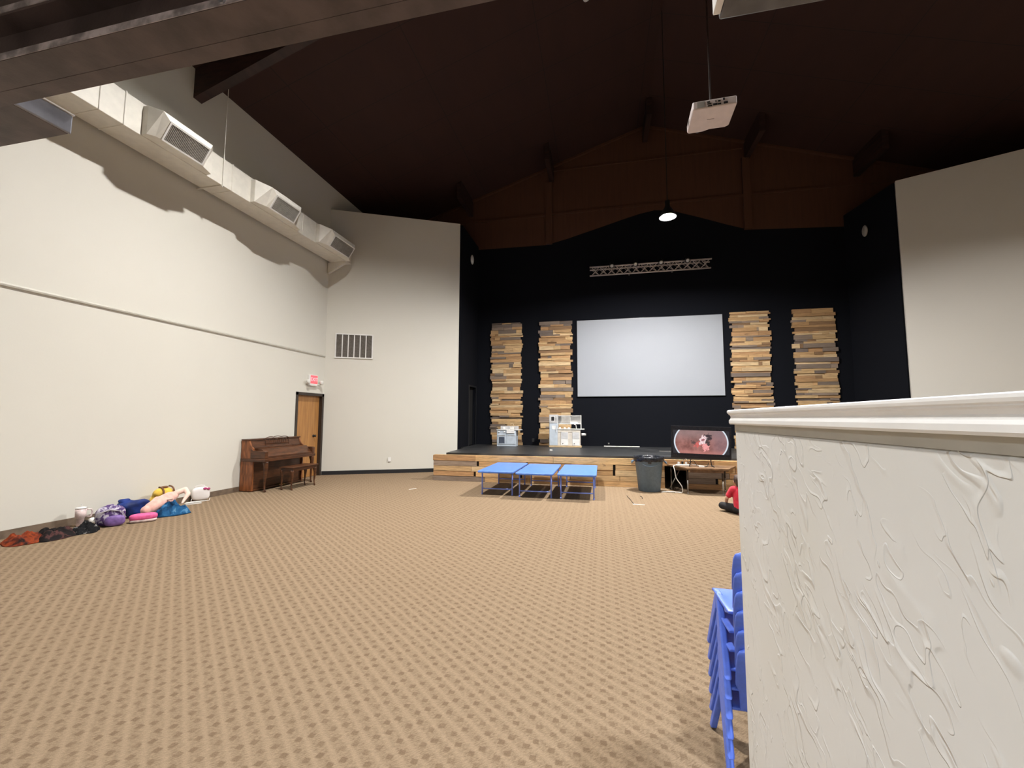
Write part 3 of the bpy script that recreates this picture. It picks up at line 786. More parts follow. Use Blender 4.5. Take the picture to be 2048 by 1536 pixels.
# ------------------------------------------------------------------ piano and bench
t = thing('upright_piano', 'brown walnut spinet piano standing against the left wall by the door', 'piano', (-6.95, 7.8, 0))
org = (-6.95, 7.8, 0)
y0, y1 = 7.12, 8.56
def P(name, bm, m, par=None, **kw): return obj(name, rel(bm, org), m, par if par is not None else t, **kw)
for ya, yb in ((y0, y0 + .035), (y1 - .035, y1)):
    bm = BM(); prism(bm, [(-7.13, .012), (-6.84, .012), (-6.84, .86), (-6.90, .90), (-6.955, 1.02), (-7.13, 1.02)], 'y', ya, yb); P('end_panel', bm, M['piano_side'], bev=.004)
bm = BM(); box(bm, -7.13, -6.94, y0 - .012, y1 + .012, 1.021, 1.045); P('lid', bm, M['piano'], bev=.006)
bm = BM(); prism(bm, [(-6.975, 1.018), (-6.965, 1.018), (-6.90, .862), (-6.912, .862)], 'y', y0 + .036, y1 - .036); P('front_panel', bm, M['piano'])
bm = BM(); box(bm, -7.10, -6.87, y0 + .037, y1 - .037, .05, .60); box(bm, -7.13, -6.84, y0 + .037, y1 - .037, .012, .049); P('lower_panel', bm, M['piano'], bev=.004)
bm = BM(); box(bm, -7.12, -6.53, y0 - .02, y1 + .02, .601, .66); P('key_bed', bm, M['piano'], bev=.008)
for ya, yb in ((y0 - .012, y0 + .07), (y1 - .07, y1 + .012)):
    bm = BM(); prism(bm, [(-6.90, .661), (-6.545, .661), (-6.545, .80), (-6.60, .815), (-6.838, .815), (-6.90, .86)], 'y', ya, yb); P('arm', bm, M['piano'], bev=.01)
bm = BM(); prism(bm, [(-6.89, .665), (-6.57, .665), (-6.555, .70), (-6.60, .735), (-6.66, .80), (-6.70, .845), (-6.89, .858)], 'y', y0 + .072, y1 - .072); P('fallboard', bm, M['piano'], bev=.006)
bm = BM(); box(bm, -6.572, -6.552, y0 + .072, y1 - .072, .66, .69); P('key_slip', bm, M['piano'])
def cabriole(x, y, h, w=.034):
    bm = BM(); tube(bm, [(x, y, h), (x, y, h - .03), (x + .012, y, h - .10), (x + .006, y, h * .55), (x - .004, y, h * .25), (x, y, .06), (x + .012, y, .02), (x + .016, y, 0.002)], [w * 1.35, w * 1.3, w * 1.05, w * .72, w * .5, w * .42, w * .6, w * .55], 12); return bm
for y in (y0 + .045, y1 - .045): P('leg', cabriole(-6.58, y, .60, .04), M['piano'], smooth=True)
bm = BM()
yc = 7.84
pts = [(-6.91, yc - .33, .90)] + [(-6.93, yc - .33 + .66 * k / 24, 1.045 + .022 * math.sin(k / 24 * PI) + .018 * abs(math.sin(k / 24 * PI * 3))) for k in range(25)] + [(-6.91, yc + .33, .90)]
tube(bm, pts, .008, 8)
for k in range(-4, 5): tube(bm, [(-6.908, yc + k * .06 - .015, .945), (-6.925, yc + k * .06 + .015, 1.05 - abs(k) * .004)], .006, 6)
tube(bm, [(-6.905, yc - .31, .94), (-6.905, yc + .31, .94)], .007, 6)
P('music_rack', bm, M['piano'])
for s in (-.06, .0, .06):
    bm = BM(); tube(bm, [(-6.87, 7.84 + s, .06), (-6.78, 7.84 + s, .055), (-6.74, 7.84 + s, .045)], [.008, .012, .014], 8); P('pedal', bm, M['brass'])
t2 = thing('piano_bench', 'brown wooden piano bench standing in front of the piano', 'bench', (-6.33, 7.82, 0))
org = (-6.33, 7.82, 0)
bm = BM(); box(bm, -6.50, -6.16, 7.43, 8.21, .445, .47); P('seat', bm, M['piano'], t2, bev=.008)
bm = BM(); box(bm, -6.47, -6.19, 7.46, 7.48, .38, .444); box(bm, -6.47, -6.19, 8.16, 8.18, .38, .444); box(bm, -6.47, -6.45, 7.481, 8.159, .38, .444); box(bm, -6.21, -6.19, 7.481, 8.159, .38, .444); P('apron', bm, M['piano'], t2)
for x in (-6.455, -6.215):
    for y in (7.475, 8.165): P('leg', cabriole(x - .005, y, .40, .028), M['piano'], t2, smooth=True)

# ------------------------------------------------------------------ blue tables
def rrect(x0, x1, y0_, y1_, r, n=5):
    pts = []
    for cx, cy, a0 in ((x1 - r, y1_ - r, 0), (x0 + r, y1_ - r, 90), (x0 + r, y0_ + r, 180), (x1 - r, y0_ + r, 270)):
        for k in range(n + 1): a = R(a0 + 90 * k / n); pts.append((cx + r * math.cos(a), cy + r * math.sin(a)))
    return pts
t = thing('activity_table', 'leftmost of the three low blue tables in front of the stage', 'table', (-2.0, 8.6, 0), 0, 'low blue tables')
TW, TY0, TY1, TH = .355, -.84, .80, .47
bm = BM(); prism(bm, rrect(-TW, TW, TY0, TY1, .05), 'z', TH - .035, TH); obj('tabletop', bm, M['blue_top'], t, bev=.010, seg=3)
for sx in (-.30, .30):
    for y in (TY0 + .18, TY1 - .12):
        bm = BM(); tube(bm, [(sx, y, TH - .036), (sx, y, .012)], .014, 10); lathe(bm, [(.017, 0.001), (.017, .025)], 10, (sx, y, 0)); obj('leg', bm, M['blue_leg'], t, smooth=True)
for y in (TY0 + .18, TY1 - .12):
    bm = BM(); tube(bm, [(-.286, y, .115), (.286, y, .115)], .011, 10); obj('stretcher', bm, M['blue_leg'], t, smooth=True)
for ya in (TY0 + .165, TY1 - .135):
    bm = BM(); box(bm, -.31, .31, ya, ya + .03, TH - .06, TH - .037); obj('under_rail', bm, M['blue_leg'], t)
dup(t, (-1.235, 8.49, 0), None, 'middle one of the three low blue tables in front of the stage')
dup(t, (-.455, 8.50, 0), None, 'rightmost of the three low blue tables, nearest the grey trash can')

# ------------------------------------------------------------------ trash can and liner
t = thing('trash_can', 'grey plastic trash can standing in front of the stage', 'trash can', (.945, 9.10, 0))
bm = BM(); lathe(bm, [(.002, .004), (.205, .004), (.215, .012), (.262, .50), (.268, .505), (.275, .66), (.300, .665), (.300, .69), (.285, .695), (.275, .69), (.255, .50), (.21, .03), (.002, .025)], 40, cap=False); obj('can_body', bm, M['can'], t, smooth=True)
for s in (-1, 1):
    bm = BM(); prism(bm, [(s * .268, .655), (s * .345, .60), (s * .355, .565), (s * .335, .555), (s * .30, .60), (s * .262, .61)], 'y', -.075, .075); obj('handle', bm, M['can'], t, bev=.012)
bm = BM()
prism(bm, [(-.17, 0), (.17, 0), (.14, .04), (-.14, .04)], 'x', 0, .01); bm.free()
bm = BM()
for k in range(-6, 7):
    a = R(-90 + k * 6); a2 = R(-90 + (k + 1) * 6)
    if k < 6:
        tube(bm, [(.272 * math.cos(a), .272 * math.sin(a), .52 + .0016 * k * k), (.272 * math.cos(a2), .272 * math.sin(a2), .52 + .0016 * (k + 1) ** 2)], .006, 6)
obj('moulded_rib', bm, M['can'], t)
bm = BM()
for k in range(-1, 2):
    a = R(-92 + k * 4); box(bm, .274 * math.cos(a) - .012, .274 * math.cos(a) + .012, .274 * math.sin(a) - .004, .274 * math.sin(a) + .003, .575, .60)
obj('name_mark', bm, M['filter'], t)
bm = BM(); prof = [(.304, .60), (.309, .64), (.308, .685), (.302, .703), (.285, .705), (.268, .69), (.255, .60), (.24, .45)]
lathe(bm, prof, 48, cap=False)
for v in bm.verts:
    a = math.atan2(v.co.y, v.co.x)
    if v.co.z < .63 and math.hypot(v.co.x, v.co.y) > .29: v.co.z += .022 * mnoise.noise((math.cos(a) * 4, math.sin(a) * 4, 1)) + .012
    v.co += Vector((mnoise.noise(v.co * 14) * .003, mnoise.noise(v.co * 14 + Vector((9, 0, 0))) * .003, 0))
o = obj('trash_bag', bm, M['bag'], None, smooth=True, loc=(.945, 9.10, 0)); tag(o, 'black bin bag lining the grey trash can, folded over its rim', 'trash bag')

# ------------------------------------------------------------------ trapezoid table with TV
t = thing('trapezoid_table', 'brown trapezoid table with thin legs under the television', 'table', (2.0, 9.1, 0))
org = (2.0, 9.1, 0)
bm = BM(); prism(bm, [(1.34, 9.40), (1.36, 9.43), (2.66, 9.43), (2.69, 9.40), (2.40, 8.80), (2.36, 8.78), (1.66, 8.78), (1.62, 8.80)], 'z', .485, .52); P('tabletop', bm, M['table_brown'], bev=.006)
for x, y in ((1.66, 8.92), (2.30, 8.90), (1.42, 9.36), (2.46, 9.36)):
    bm = BM(); tube(bm, [(x, y, .484), (x, y, .27)], .017, 10); lg = P('leg', bm, M['frame_brown'], smooth=True)
    bm = BM(); tube(bm, [(x, y, .27), (x, y, .012)], .012, 10); lathe(bm, [(.016, .001), (.016, .018)], 10, (x, y, 0)); P('lower_leg', bm, M['metal'], lg, smooth=True)
bm = BM(); prism(bm, [(1.50, .41), (2.52, .41), (2.52, .484), (1.50, .484)], 'y', 9.30, 9.32); prism(bm, [(1.70, .42), (2.32, .42), (2.32, .484), (1.70, .484)], 'y', 8.88, 8.90); P('apron', bm, M['table_brown'])
tv = t = thing('television', 'flat black television showing a red picture, standing on the brown table', 'television', (1.945, 9.08, .52))
t.rotation_euler = (0, R(1.5), R(-1.5))
TVW, TVH = .563, .655
bm = BM(); box(bm, -TVW, TVW, -.02, .012, .155, .155 + TVH); obj('bezel', bm, M['tvblack'], t, bev=.004)
bm = BM(); box(bm, -.40, .40, .013, .055, .19, .55); obj('rear_housing', bm, M['tvblack'], t, bev=.01)
bm = BM(); box(bm, -TVW + .012, TVW - .012, -.0215, -.0205, .215, .155 + TVH - .012); obj('screen_glass', bm, mat('tv_glass', (.012, .012, .018), .12, .05), t)
bm = BM(); box(bm, -.525, .525, -.0005, .0005, -.235, .235); obj('picture', bm, M['tvpic'], t, loc=(0, -.0225, .49))
for s in (-1, 1):
    bm = BM(); tube(bm, [(s * .23, -.10, .011), (s * .20, 0, .04), (s * .18, .0, .17)], .010, 8); tube(bm, [(s * .20, 0, .04), (s * .23, .10, .011)], .010, 8); obj('foot', bm, M['cable_black'], t)
ps = t = thing('power_strip', 'white power strip with plugs on the left end of the brown table', 'power strip', (1.60, 9.05, .521), R(12))
bm = BM(); box(bm, -.13, .13, -.03, .03, 0, .04); obj('strip_body', bm, M['white'], t, bev=.006)
for k in range(3):
    bm = BM(); box(bm, -.10 + k * .075, -.065 + k * .075, -.018, .018, .041, .085 + .012 * (k % 2)); obj('plug', bm, M['white'] if k != 1 else M['cable_black'], t, bev=.004)
bm = BM(); box(bm, -.05, .05, -.02, .02, 0, .028); o = obj('power_adapter', bm, M['white'], None, bev=.004, loc=(1.93, 8.93, .521)); tag(o, 'small white adapter lying on the brown table under the television', 'adapter')
def cable(name, pts, r, m, label, cat='cable', par=None):
    sp = []
    P_ = [Vector(p) for p in pts]
    for i in range(len(P_) - 1):
        p0 = P_[max(i - 1, 0)]; p1 = P_[i]; p2 = P_[i + 1]; p3 = P_[min(i + 2, len(P_) - 1)]
        for k in range(6):
            u = k / 6; sp.append(.5 * ((2 * p1) + (p2 - p0) * u + (2 * p0 - 5 * p1 + 4 * p2 - p3) * u * u + (3 * p1 - p0 - 3 * p2 + p3) * u ** 3))
    sp.append(P_[-1]); bm = BM(); tube(bm, sp, r, 8)
    o = obj(name, bm, m, None, smooth=True)
    if par is not None:
        o.parent = par; o.matrix_parent_inverse = Matrix.LocRotScale(par.location, par.rotation_euler, None).inverted(); o['label'] = label; return o
    return tag(o, label, cat)
cable('power_cord', [(1.49, 9.02, .545), (1.40, 8.90, .54), (1.41, 8.86, .46), (1.44, 8.87, .30), (1.54, 8.88, .14), (1.55, 8.92, .02), (1.48, 8.98, .010), (1.30, 9.0, .010), (1.16, 8.92, .010)], .009, M['cable_white'], 'white power cord hanging from the brown table to the carpet', par=ps)
cable('power_cord', [(1.74, 9.07, .60), (1.80, 9.02, .64), (1.86, 9.0, .55), (1.95, 8.98, .53), (2.05, 9.03, .53), (2.1, 9.1, .60)], .006, M['cable_black'], 'black cord looping across the brown table', par=tv)
cable('power_cord', [(1.60, 9.10, .60), (1.68, 9.14, .66), (1.78, 9.16, .56), (1.92, 9.16, .535), (2.0, 9.18, .53)], .005, M['cable_white'], 'thin white cord', par=tv)
cable('floor_cable', [(.92 + .3, 9.0, .008), (1.35, 8.97, .008), (1.55, 9.05, .008), (1.6, 9.2, .008), (1.5, 9.4, .008)], .006, M['cable_black'], 'black cord on the carpet between trash can and brown table')
# leaning bar in the dark opening
bm = BM(); tube(bm, [(1.40, 9.44, .02), (1.62, 9.53, .40)], .012, 8); o = obj('metal_rod', bm, M['metal'], None, smooth=True); tag(o, 'thin metal rod leaning in the dark opening of the stage front', 'rod')

# bits on the stage and carpet
cable('stage_cable', [(.06, 12.72, STG + .012), (.20, 12.70, STG + .012), (.6, 12.71, STG + .012), (1.08, 12.72, STG + .012)], .013, M['cable_white'], 'white cable lying at the foot of the black wall on the stage')
bm = BM(); box(bm, -.48, .48, -.012, .012, 0, .006); o = obj('tape_strip', bm, M['grille'], None, loc=(1.92, 11.3, STG)); tag(o, 'pale strip of tape on the black stage floor behind the trash can', 'tape')
bm = BM(); box(bm, -.035, .035, -.025, .025, 0, .025); o = obj('paper_scrap', bm, M['offwhite'], None, loc=(-1.29, 10.84, STG)); tag(o, 'small white scrap on the black stage floor in front of the large toy kitchen', 'scrap')
t = thing('microphone_jack', 'small silver box with knob at the foot of the black wall under the projection screen', 'jack box', (.20, YB, .72))
bm = BM(); box(bm, -.03, .03, -.05, -.001, -.04, .04); obj('box_body', bm, M['cable_black'], t, bev=.004)
bm = BM(); lathe(bm, [(.022, -.051), (.018, -.075), (.003, -.078)], 14, (0, 0, .015), ax='y'); obj('knob', bm, M['metal'], t, smooth=True)
bm = BM(); box(bm, -.09, .09, -.012, .012, 0, .004); o = obj('paper_scrap', bm, M['offwhite'], None, loc=(-3.885, 8.19, 0), rot=(0, 0, R(62))); tag(o, 'thin white scrap on the carpet left of the stage corner', 'scrap')
bm = BM(); prism(bm, [(-.10, -.01), (.09, -.018), (.10, .004), (-.04, .012), (-.10, .035)], 'z', .001, .005); o = obj('tape_scrap', bm, M['offwhite'], None, loc=(.61, 7.60, 0)); tag(o, 'white scrap of tape on the carpet in front of the trash can', 'scrap')
for pts, lab in (([(.46, 8.40, .004), (.47, 8.2, .004), (.50, 8.0, .004), (.51, 7.8, .004), (.53, 7.66, .004)], 'dark thread on the carpet left of the white tape scrap'), ([(.70, 8.42, .004), (.73, 8.30, .004), (.715, 8.15, .004)], 'short dark thread on the carpet right of the white tape scrap')):
    cable('thread', pts, .006, M['frame_brown'], lab, 'thread')

# ------------------------------------------------------------------ toy kitchens
t = thing('toy_kitchen', 'small pale blue toy kitchen with oven and sink on the left of the stage', 'toy kitchen', (-2.78, 12.3, STG), 0, 'toy kitchens on the stage')
K = lambda n_, bm, m, **kw: obj(n_, bm, m, kw.pop('par', t), **kw)
bm = BM(); box(bm, -.30, .29, -.14, .14, 0, .475); K('cabinet_body', bm, M['grass_blue'], bev=.006)
bm = BM(); box(bm, -.31, .43, -.16, .15, .476, .496); K('countertop', bm, M['white'], bev=.004)
bm = BM(); box(bm, -.25, .31, .13, .15, .497, .60); K('splashback', bm, M['toy_grey'], bev=.004)
bm = BM(); box(bm, -.275, -.02, -.152, -.141, .06, .36); od = K('oven_door', bm, M['grass_blue'], bev=.004)
bm = BM(); box(bm, -.235, -.06, -.157, -.153, .09, .275); K('oven_window', bm, M['glass_dark'], par=od)
bm = BM(); box(bm, -.25, -.05, -.165, -.153, .315, .325); K('oven_handle', bm, M['grille'], par=od)
bm = BM(); box(bm, .005, .275, -.152, -.141, .06, .36); cd = K('cupboard_door', bm, M['grass_blue'], bev=.004)
bm = BM(); box(bm, .04, .24, -.160, -.153, .315, .325); K('door_handle', bm, M['grille'], par=cd)
bm = BM(); box(bm, .005, .24, -.175, -.10, .385, .475); K('sink', bm, M['white'], bev=.008)
for x in (-.235, -.065):
    bm = BM(); lathe(bm, [(.022, -.141), (.020, -.16), (.003, -.162)], 16, (x, 0, .425), ax='y'); K('knob', bm, M['white'], smooth=True)
bm = BM(); tube(bm, [(.12 + .055 * math.cos(R(a)), .08, .60 + .08 * math.sin(R(a))) for a in range(0, 181, 15)], .009, 8); tube(bm, [(.175, .08, .497), (.175, .08, .60)], .009, 8); tube(bm, [(.065, .08, .60), (.065, .08, .57)], .009, 8); K('tap', bm, M['toy_wood'], smooth=True)
bm = BM(); lathe(bm, [(.045, 0), (.05, .05), (.012, .075), (.003, .078)], 16); o = obj('toy_pot', bm, M['white'], None, smooth=True, loc=(-2.89, 12.26, STG + .497)); tag(o, 'white toy pot on the counter of the small pale blue toy kitchen', 'toy pot')
bm = BM(); box(bm, -.06, .06, -.03, .03, 0, .085); o = obj('toy_box', bm, M['offwhite'], None, bev=.01, loc=(-2.63, 12.22, STG + .497)); tag(o, 'white toy box by the sink of the small pale blue toy kitchen', 'toy')

t = thing('toy_kitchen', 'large grey and white toy kitchen with fridge and shelf on the stage', 'toy kitchen', (-1.03, 12.25, STG), 0, 'toy kitchens on the stage')
bm = BM(); box(bm, -.47, .46, -.15, .15, 0, .045); K('base_board', bm, M['toy_wood'], bev=.004)
bm = BM(); box(bm, -.465, -.215, -.14, .15, .046, .94); fr = K('fridge_cabinet', bm, M['toy_grey'], bev=.005)
bm = BM(); box(bm, -.455, -.225, -.152, -.141, .055, .685); fd = K('fridge_door', bm, M['grass_blue'], bev=.004)
bm = BM(); box(bm, -.265, -.25, -.175, -.153, .44, .56); K('fridge_handle', bm, M['white'], par=fd)
bm = BM(); prism(bm, [(-.39, .62), (-.27, .62), (-.285, .51), (-.37, .51)], 'y', -.157, -.153); K('ice_panel', bm, M['white'], par=fd)
bm = BM(); box(bm, -.455, -.225, -.152, -.141, .70, .93); mw = K('microwave_door', bm, M['toy_grey'], bev=.004)
bm = BM(); box(bm, -.415, -.30, -.157, -.153, .745, .90); K('microwave_trim', bm, M['white'], par=mw)
bm = BM(); box(bm, -.402, -.313, -.160, -.158, .762, .882); K('microwave_window', bm, M['cable_black'], par=mw)
bm = BM(); box(bm, -.265, -.255, -.17, -.153, .77, .86); K('microwave_handle', bm, M['grille'], par=mw)
bm = BM(); box(bm, -.213, .43, -.13, .15, .046, .51); K('base_cabinet', bm, M['toy_curtain'], bev=.004)
bm = BM(); box(bm, -.213, .54, -.16, .15, .511, .532); K('countertop', bm, M['offwhite'], bev=.004)
bm = BM(); box(bm, -.213, .43, -.142, -.131, .44, .51); K('apron', bm, M['toy_curtain'])
for x0 in (-.125, .20):
    bm = BM(); box(bm, x0, x0 + .205, -.142, -.131, .055, .435); dd = K('cupboard_door', bm, M['white'], bev=.003)
    bm = BM(); box(bm, x0 + .008, x0 + .197, -.1465, -.143, .245, .43); K('door_panel', bm, M['toy_grey'], par=dd)
    bm = BM(); lathe(bm, [(.012, -.143), (.014, -.155), (.002, -.157)], 12, (x0 + .055, 0, .11), ax='y'); K('knob', bm, M['cable_black'], par=dd, smooth=True)
bm = BM(); box(bm, -.213, .45, .0, .13, .665, .685); box(bm, -.213, .45, .0, .13, .90, .915); box(bm, -.213, .45, .131, .14, .665, .915); box(bm, .435, .455, -.01, .14, .533, .925); box(bm, .135, .145, .0, .13, .686, .90); K('shelf_unit', bm, M['white'], bev=.002)
bm = BM(); box(bm, -.12, .13, -.008, -.001, .70, .895); K('shelf_door', bm, M['grille'])
bm = BM()
for k in range(4): box(bm, .0 + k * .085, .03 + k * .085, -.003, .12, .655, .664)
K('hooks', bm, M['cable_black'])
bm = BM(); tube(bm, [(.31, .05, .533), (.30, .05, .62), (.285, .03, .66), (.255, -.02, .655)], .012, 8); K('tap', bm, M['white'], smooth=True)
bm = BM(); lathe(bm, [(.04, 0), (.04, .09), (.02, .095)], 18, (.46, -.06, .37), ax='x'); lathe(bm, [(.02, .09), (.02, .12)], 14, (.46, -.06, .37), ax='x'); K('paper_roll', bm, M['white'], smooth=True)
bm = BM(); tube(bm, [(.56 + .035 * math.cos(R(a)), -.06, .37 + .035 * math.sin(R(a))) for a in range(0, 360, 24)], .007, 6); K('roll_ring', bm, M['grille'], smooth=True)
for k, (x, lab) in enumerate(((-.16, 'left'), (-.02, 'middle'), (.10, 'right'))):
    bm = BM(); lathe(bm, [(.03, 0), (.035, .02), (.03, .035), (.01, .04)], 14); o = obj('toy_dish', bm, M['white'], None, smooth=True, loc=(-1.03 + x, 12.2, STG + .533)); tag(o, '%s white toy dish on the counter of the large toy kitchen' % lab, 'toy dish', 'toy dishes on the counter')

# ------------------------------------------------------------------ stacked blue chairs
NAMES = ['bottom blue plastic chair of the stack behind the half wall', 'second chair from the bottom of the blue chair stack', 'third chair from the bottom of the blue chair stack', 'fourth chair from the bottom of the blue chair stack', 'fifth chair from the bottom of the blue chair stack', 'topmost blue plastic chair of the stack behind the half wall']
def make_chair():
    t = thing('stacking_chair', NAMES[0], 'chair', (.668, 2.14, 0), 0, 'stacked blue chairs')
    # seat shell, slightly dished
    bm = BM(); nx, ny = 12, 12; g = []
    for j in range(ny + 1):
        y = -.13 + .28 * j / ny; row = []
        for i in range(nx + 1):
            u = -1 + 2 * i / nx; w = .148
            z = .268 - .016 * (1 - u * u) * math.sin(PI * min(1, j / ny * 1.05)) - (.010 if j == ny else 0)
            row.append(bm.verts.new((u * w, y, z)))
        g.append(row)
    for j in range(ny):
        for i in range(nx): bm.faces.new((g[j][i], g[j][i + 1], g[j + 1][i + 1], g[j + 1][i]))
    obj('seat', bm, M['blue'], t, smooth=True, mods=[('SOLIDIFY', dict(thickness=.012, offset=-1)), ('BEVEL', dict(width=.004, segments=2, limit_method='ANGLE'))])
    # backrest: narrow stem widening to a rounded panel
    bm = BM()
    def ring(z, hw): return z, hw
    prof = [(.262, .115), (.30, .118), (.345, .122), (.375, .136), (.45, .138), (.505, .135), (.526, .128), (.535, .108)]
    g = []
    for z, hw in prof:
        yy = -.125 - .06 * ((z - .262) / .25)
        row = [bm.verts.new((-hw + 2 * hw * i / 10, yy - .018 * (1 - (2 * i / 10 - 1) ** 2), z)) for i in range(11)]
        g.append(row)
    for a, b in zip(g, g[1:]):
        for i in range(10): bm.faces.new((a[i], a[i + 1], b[i + 1], b[i]))
    obj('backrest', bm, M['blue'], t, smooth=True, mods=[('SOLIDIFY', dict(thickness=.018, offset=0)), ('BEVEL', dict(width=.006, segments=2, limit_method='ANGLE'))])
    def splay(bm, s):
        for v in bm.verts: v.co.x -= s * .032 * v.co.z / .27
    for s in (-1, 1):
        xo, xi = s * .178, s * .150
        bm = BM(); prism(bm, [(.098, .262), (.070, .262), (.060, .20), (.128, .004), (.156, .004)], 'x', xi, xo); splay(bm, s); obj('front_leg', bm, M['blue'], t, bev=.006, seg=3)
        bm = BM(); prism(bm, [(.099, .270), (.055, .270), (-.168, .004), (-.130, .004)], 'x', xi + s * .001, xo + s * .002); splay(bm, s); obj('rear_leg', bm, M['blue'], t, bev=.008, seg=3)
    return t
ch = make_chair()
for k in range(1, 6): dup(ch, (.668, 2.14, .0775 * k), None, NAMES[k])

# ------------------------------------------------------------------ child sitting in front of the television
t = thing('person', 'child in a red shirt sitting cross-legged on the carpet, facing the television', 'person', (2.115, 7.2, 0))
HX = .0
bm = BM()
ellip(bm, (0, .01, .10), (.115, .095, .10)); capsule(bm, (0, .0, .12), (0, .045, .31), .095, .098)
capsule(bm, (-.09, .05, .37), (.09, .05, .37), .05, .05); capsule(bm, (0, .05, .36), (0, .065, .43), .045, .036)
ellip(bm, (0, .08, .495), (.072, .085, .092)); ellip(bm, (0, .125, .47), (.05, .045, .05)); capsule(bm, (0, .162, .49), (0, .170, .482), .011, .012)
for s in (-1, 1):
    ellip(bm, (s * .074, .075, .488), (.012, .018, .026))
    capsule(bm, (s * .115, .05, .365), (s * .185, .07, .235), .036, .028); capsule(bm, (s * .185, .07, .235), (s * .17, .185, .135), .028, .020)
    capsule(bm, (s * .17, .185, .135), (s * .162, .215, .115), .020, .017); ellip(bm, (s * .158, .235, .105), (.024, .028, .013))
    for k, (dx, ln) in enumerate(((-.018, .030), (-.006, .036), (.006, .034), (.018, .026))):
        capsule(bm, (s * .158 + dx, .258, .103), (s * .158 + dx * 1.2, .258 + ln * .6, .094), .0062, .0058, 8); capsule(bm, (s * .158 + dx * 1.2, .258 + ln * .6, .094), (s * .158 + dx * 1.2, .258 + ln, .082), .0058, .005, 8)
    capsule(bm, (s * .138, .225, .108), (s * .122, .250, .098), .0075, .006, 8)
    capsule(bm, (s * .06, .04, .075), (s * .225, .20, .085), .062, .048); capsule(bm, (s * .225, .20, .085), (s * -.01, .275, .05), .044, .032)
obj('body', bm, M['skin'], t, mods=REM(.0055, 3))
bm = BM()
capsule(bm, (0, -.005, .10), (0, .045, .31), .115, .108); capsule(bm, (-.09, .05, .365), (.09, .05, .365), .062, .062)
for s in (-1, 1): capsule(bm, (s * .11, .05, .36), (s * .16, .062, .275), .052, .046)
# open the neck by keeping the collar below the chin
obj('shirt', bm, M['red'], t, mods=REM(.010, 4))
bm = BM(); ellip(bm, (0, .0, .075), (.135, .115, .073))
for s in (-1, 1): capsule(bm, (s * .07, .03, .078), (s * .225, .195, .088), .073, .058); capsule(bm, (s * .225, .195, .088), (s * .05, .262, .06), .054, .044)
obj('trousers', bm, M['pants'], t, mods=REM(.010, 4))
for s in (-1, 1):
    bm = BM(); capsule(bm, (s * -.01, .30, .042), (s * -.10, .295, .038), .036, .034); obj('shoe', bm, M['pants'], t, mods=REM(.008, 3))
bm = BM(); ellip(bm, (0, .064, .512), (.082, .092, .086)); ellip(bm, (0, .03, .475), (.070, .062, .07)); ellip(bm, (0, .12, .565), (.06, .05, .03))
obj('hair', bm, M['hair'], t, mods=REM(.008, 3))
for s in (-1, 1):
    bm = BM(); ellip(bm, (s * .026, .158, .505), (.010, .008, .008), nu=12, nv=8); e = obj('eye', bm, M['white'], t, smooth=True)
    bm = BM(); ellip(bm, (s * .026, .164, .505), (.005, .004, .005), nu=12, nv=8); obj('iris', bm, M['pants'], e, smooth=True)
bm = BM(); capsule(bm, (-.015, .166, .456), (.015, .166, .456), .0045, .0045, 8); obj('mouth', bm, mat('lip', (.45, .14, .12), .5), t, smooth=True)

# ------------------------------------------------------------------ belongings along the left wall
def heap(name, c, rx, ry, h, rz, seed, m, label, cat, folds=3.2, group=None, spiky=.25, nr=22, na=72):
    bm = BM(); rings = []
    off = Vector((seed * 3.7, seed * 1.3, seed * .7))
    for j in range(nr + 1):
        f = j / nr; ring = []
        for i in range(na):
            a = 2 * PI * i / na; ca, sa = math.cos(a), math.sin(a)
            edge = 1 + spiky * mnoise.noise(Vector((ca * 1.6, sa * 1.6, 0)) + off)
            x = ca * rx * f * edge; y = sa * ry * f * edge
            prof = (1 - f ** 2.4)
            nn = mnoise.fractal(Vector((x / rx * folds, y / ry * folds * .8, 0)) + off, .9, 2., 4)
            rid = 1 - abs(mnoise.noise(Vector((x / rx * folds * .9, y / ry * folds * .6, 3)) + off)) * 1.5
            z = h * prof * (.62 + .45 * nn + .25 * rid)
            ring.append(bm.verts.new((x, y, max(.004, z) if j < nr else .003)))
        rings.append(ring)
    cc = bm.verts.new(sum((v.co for v in rings[0]), Vector()) / na)
    for k in range(na): bm.faces.new((cc, rings[1][k], rings[1][(k + 1) % na]))
    for a, b in zip(rings[1:], rings[2:]):
        for k in range(na): bm.faces.new((a[k], b[k], b[(k + 1) % na], a[(k + 1) % na]))
    for v in rings[0]: bm.verts.remove(v)
    bm.faces.new([v for v in rings[-1]][::-1])
    bmesh.ops.recalc_face_normals(bm, faces=bm.faces[:])
    o = obj(name, bm, m, None, smooth=True, loc=c, rot=(0, 0, rz)); return tag(o, label, cat, group)
heap('blanket', (-6.75, 3.73, 0), .21, .17, .11, R(-25), 2, M['orange_cloth'], 'crumpled orange and brown blanket on the carpet at the far left', 'blanket')
heap('jacket', (-6.65, 3.96, 0), .22, .22, .12, R(10), 5, M['dark_cloth'], 'crumpled black and brown jacket between the orange blanket and the tumbler', 'jacket')
heap('sweatshirt', (-6.60, 4.24, 0), .21, .15, .11, R(-30), 9, M['black_cloth'], 'crumpled black sweatshirt with white print in front of the pale pink tumbler', 'sweatshirt')
t = thing('tumbler', 'pale pink tumbler with handle and straw standing by the left wall', 'tumbler', (-6.96, 4.41, 0))
bm = BM(); lathe(bm, [(.002, .002), (.036, .002), (.038, .01), (.040, .11), (.056, .13), (.058, .235), (.002, .236)], 28, cap=False); obj('cup_body', bm, M['pinkwhite'], t, smooth=True)
bm = BM(); lathe(bm, [(.059, .237), (.059, .252), (.045, .258), (.002, .259)], 28); obj('lid', bm, M['white'], t, smooth=True)
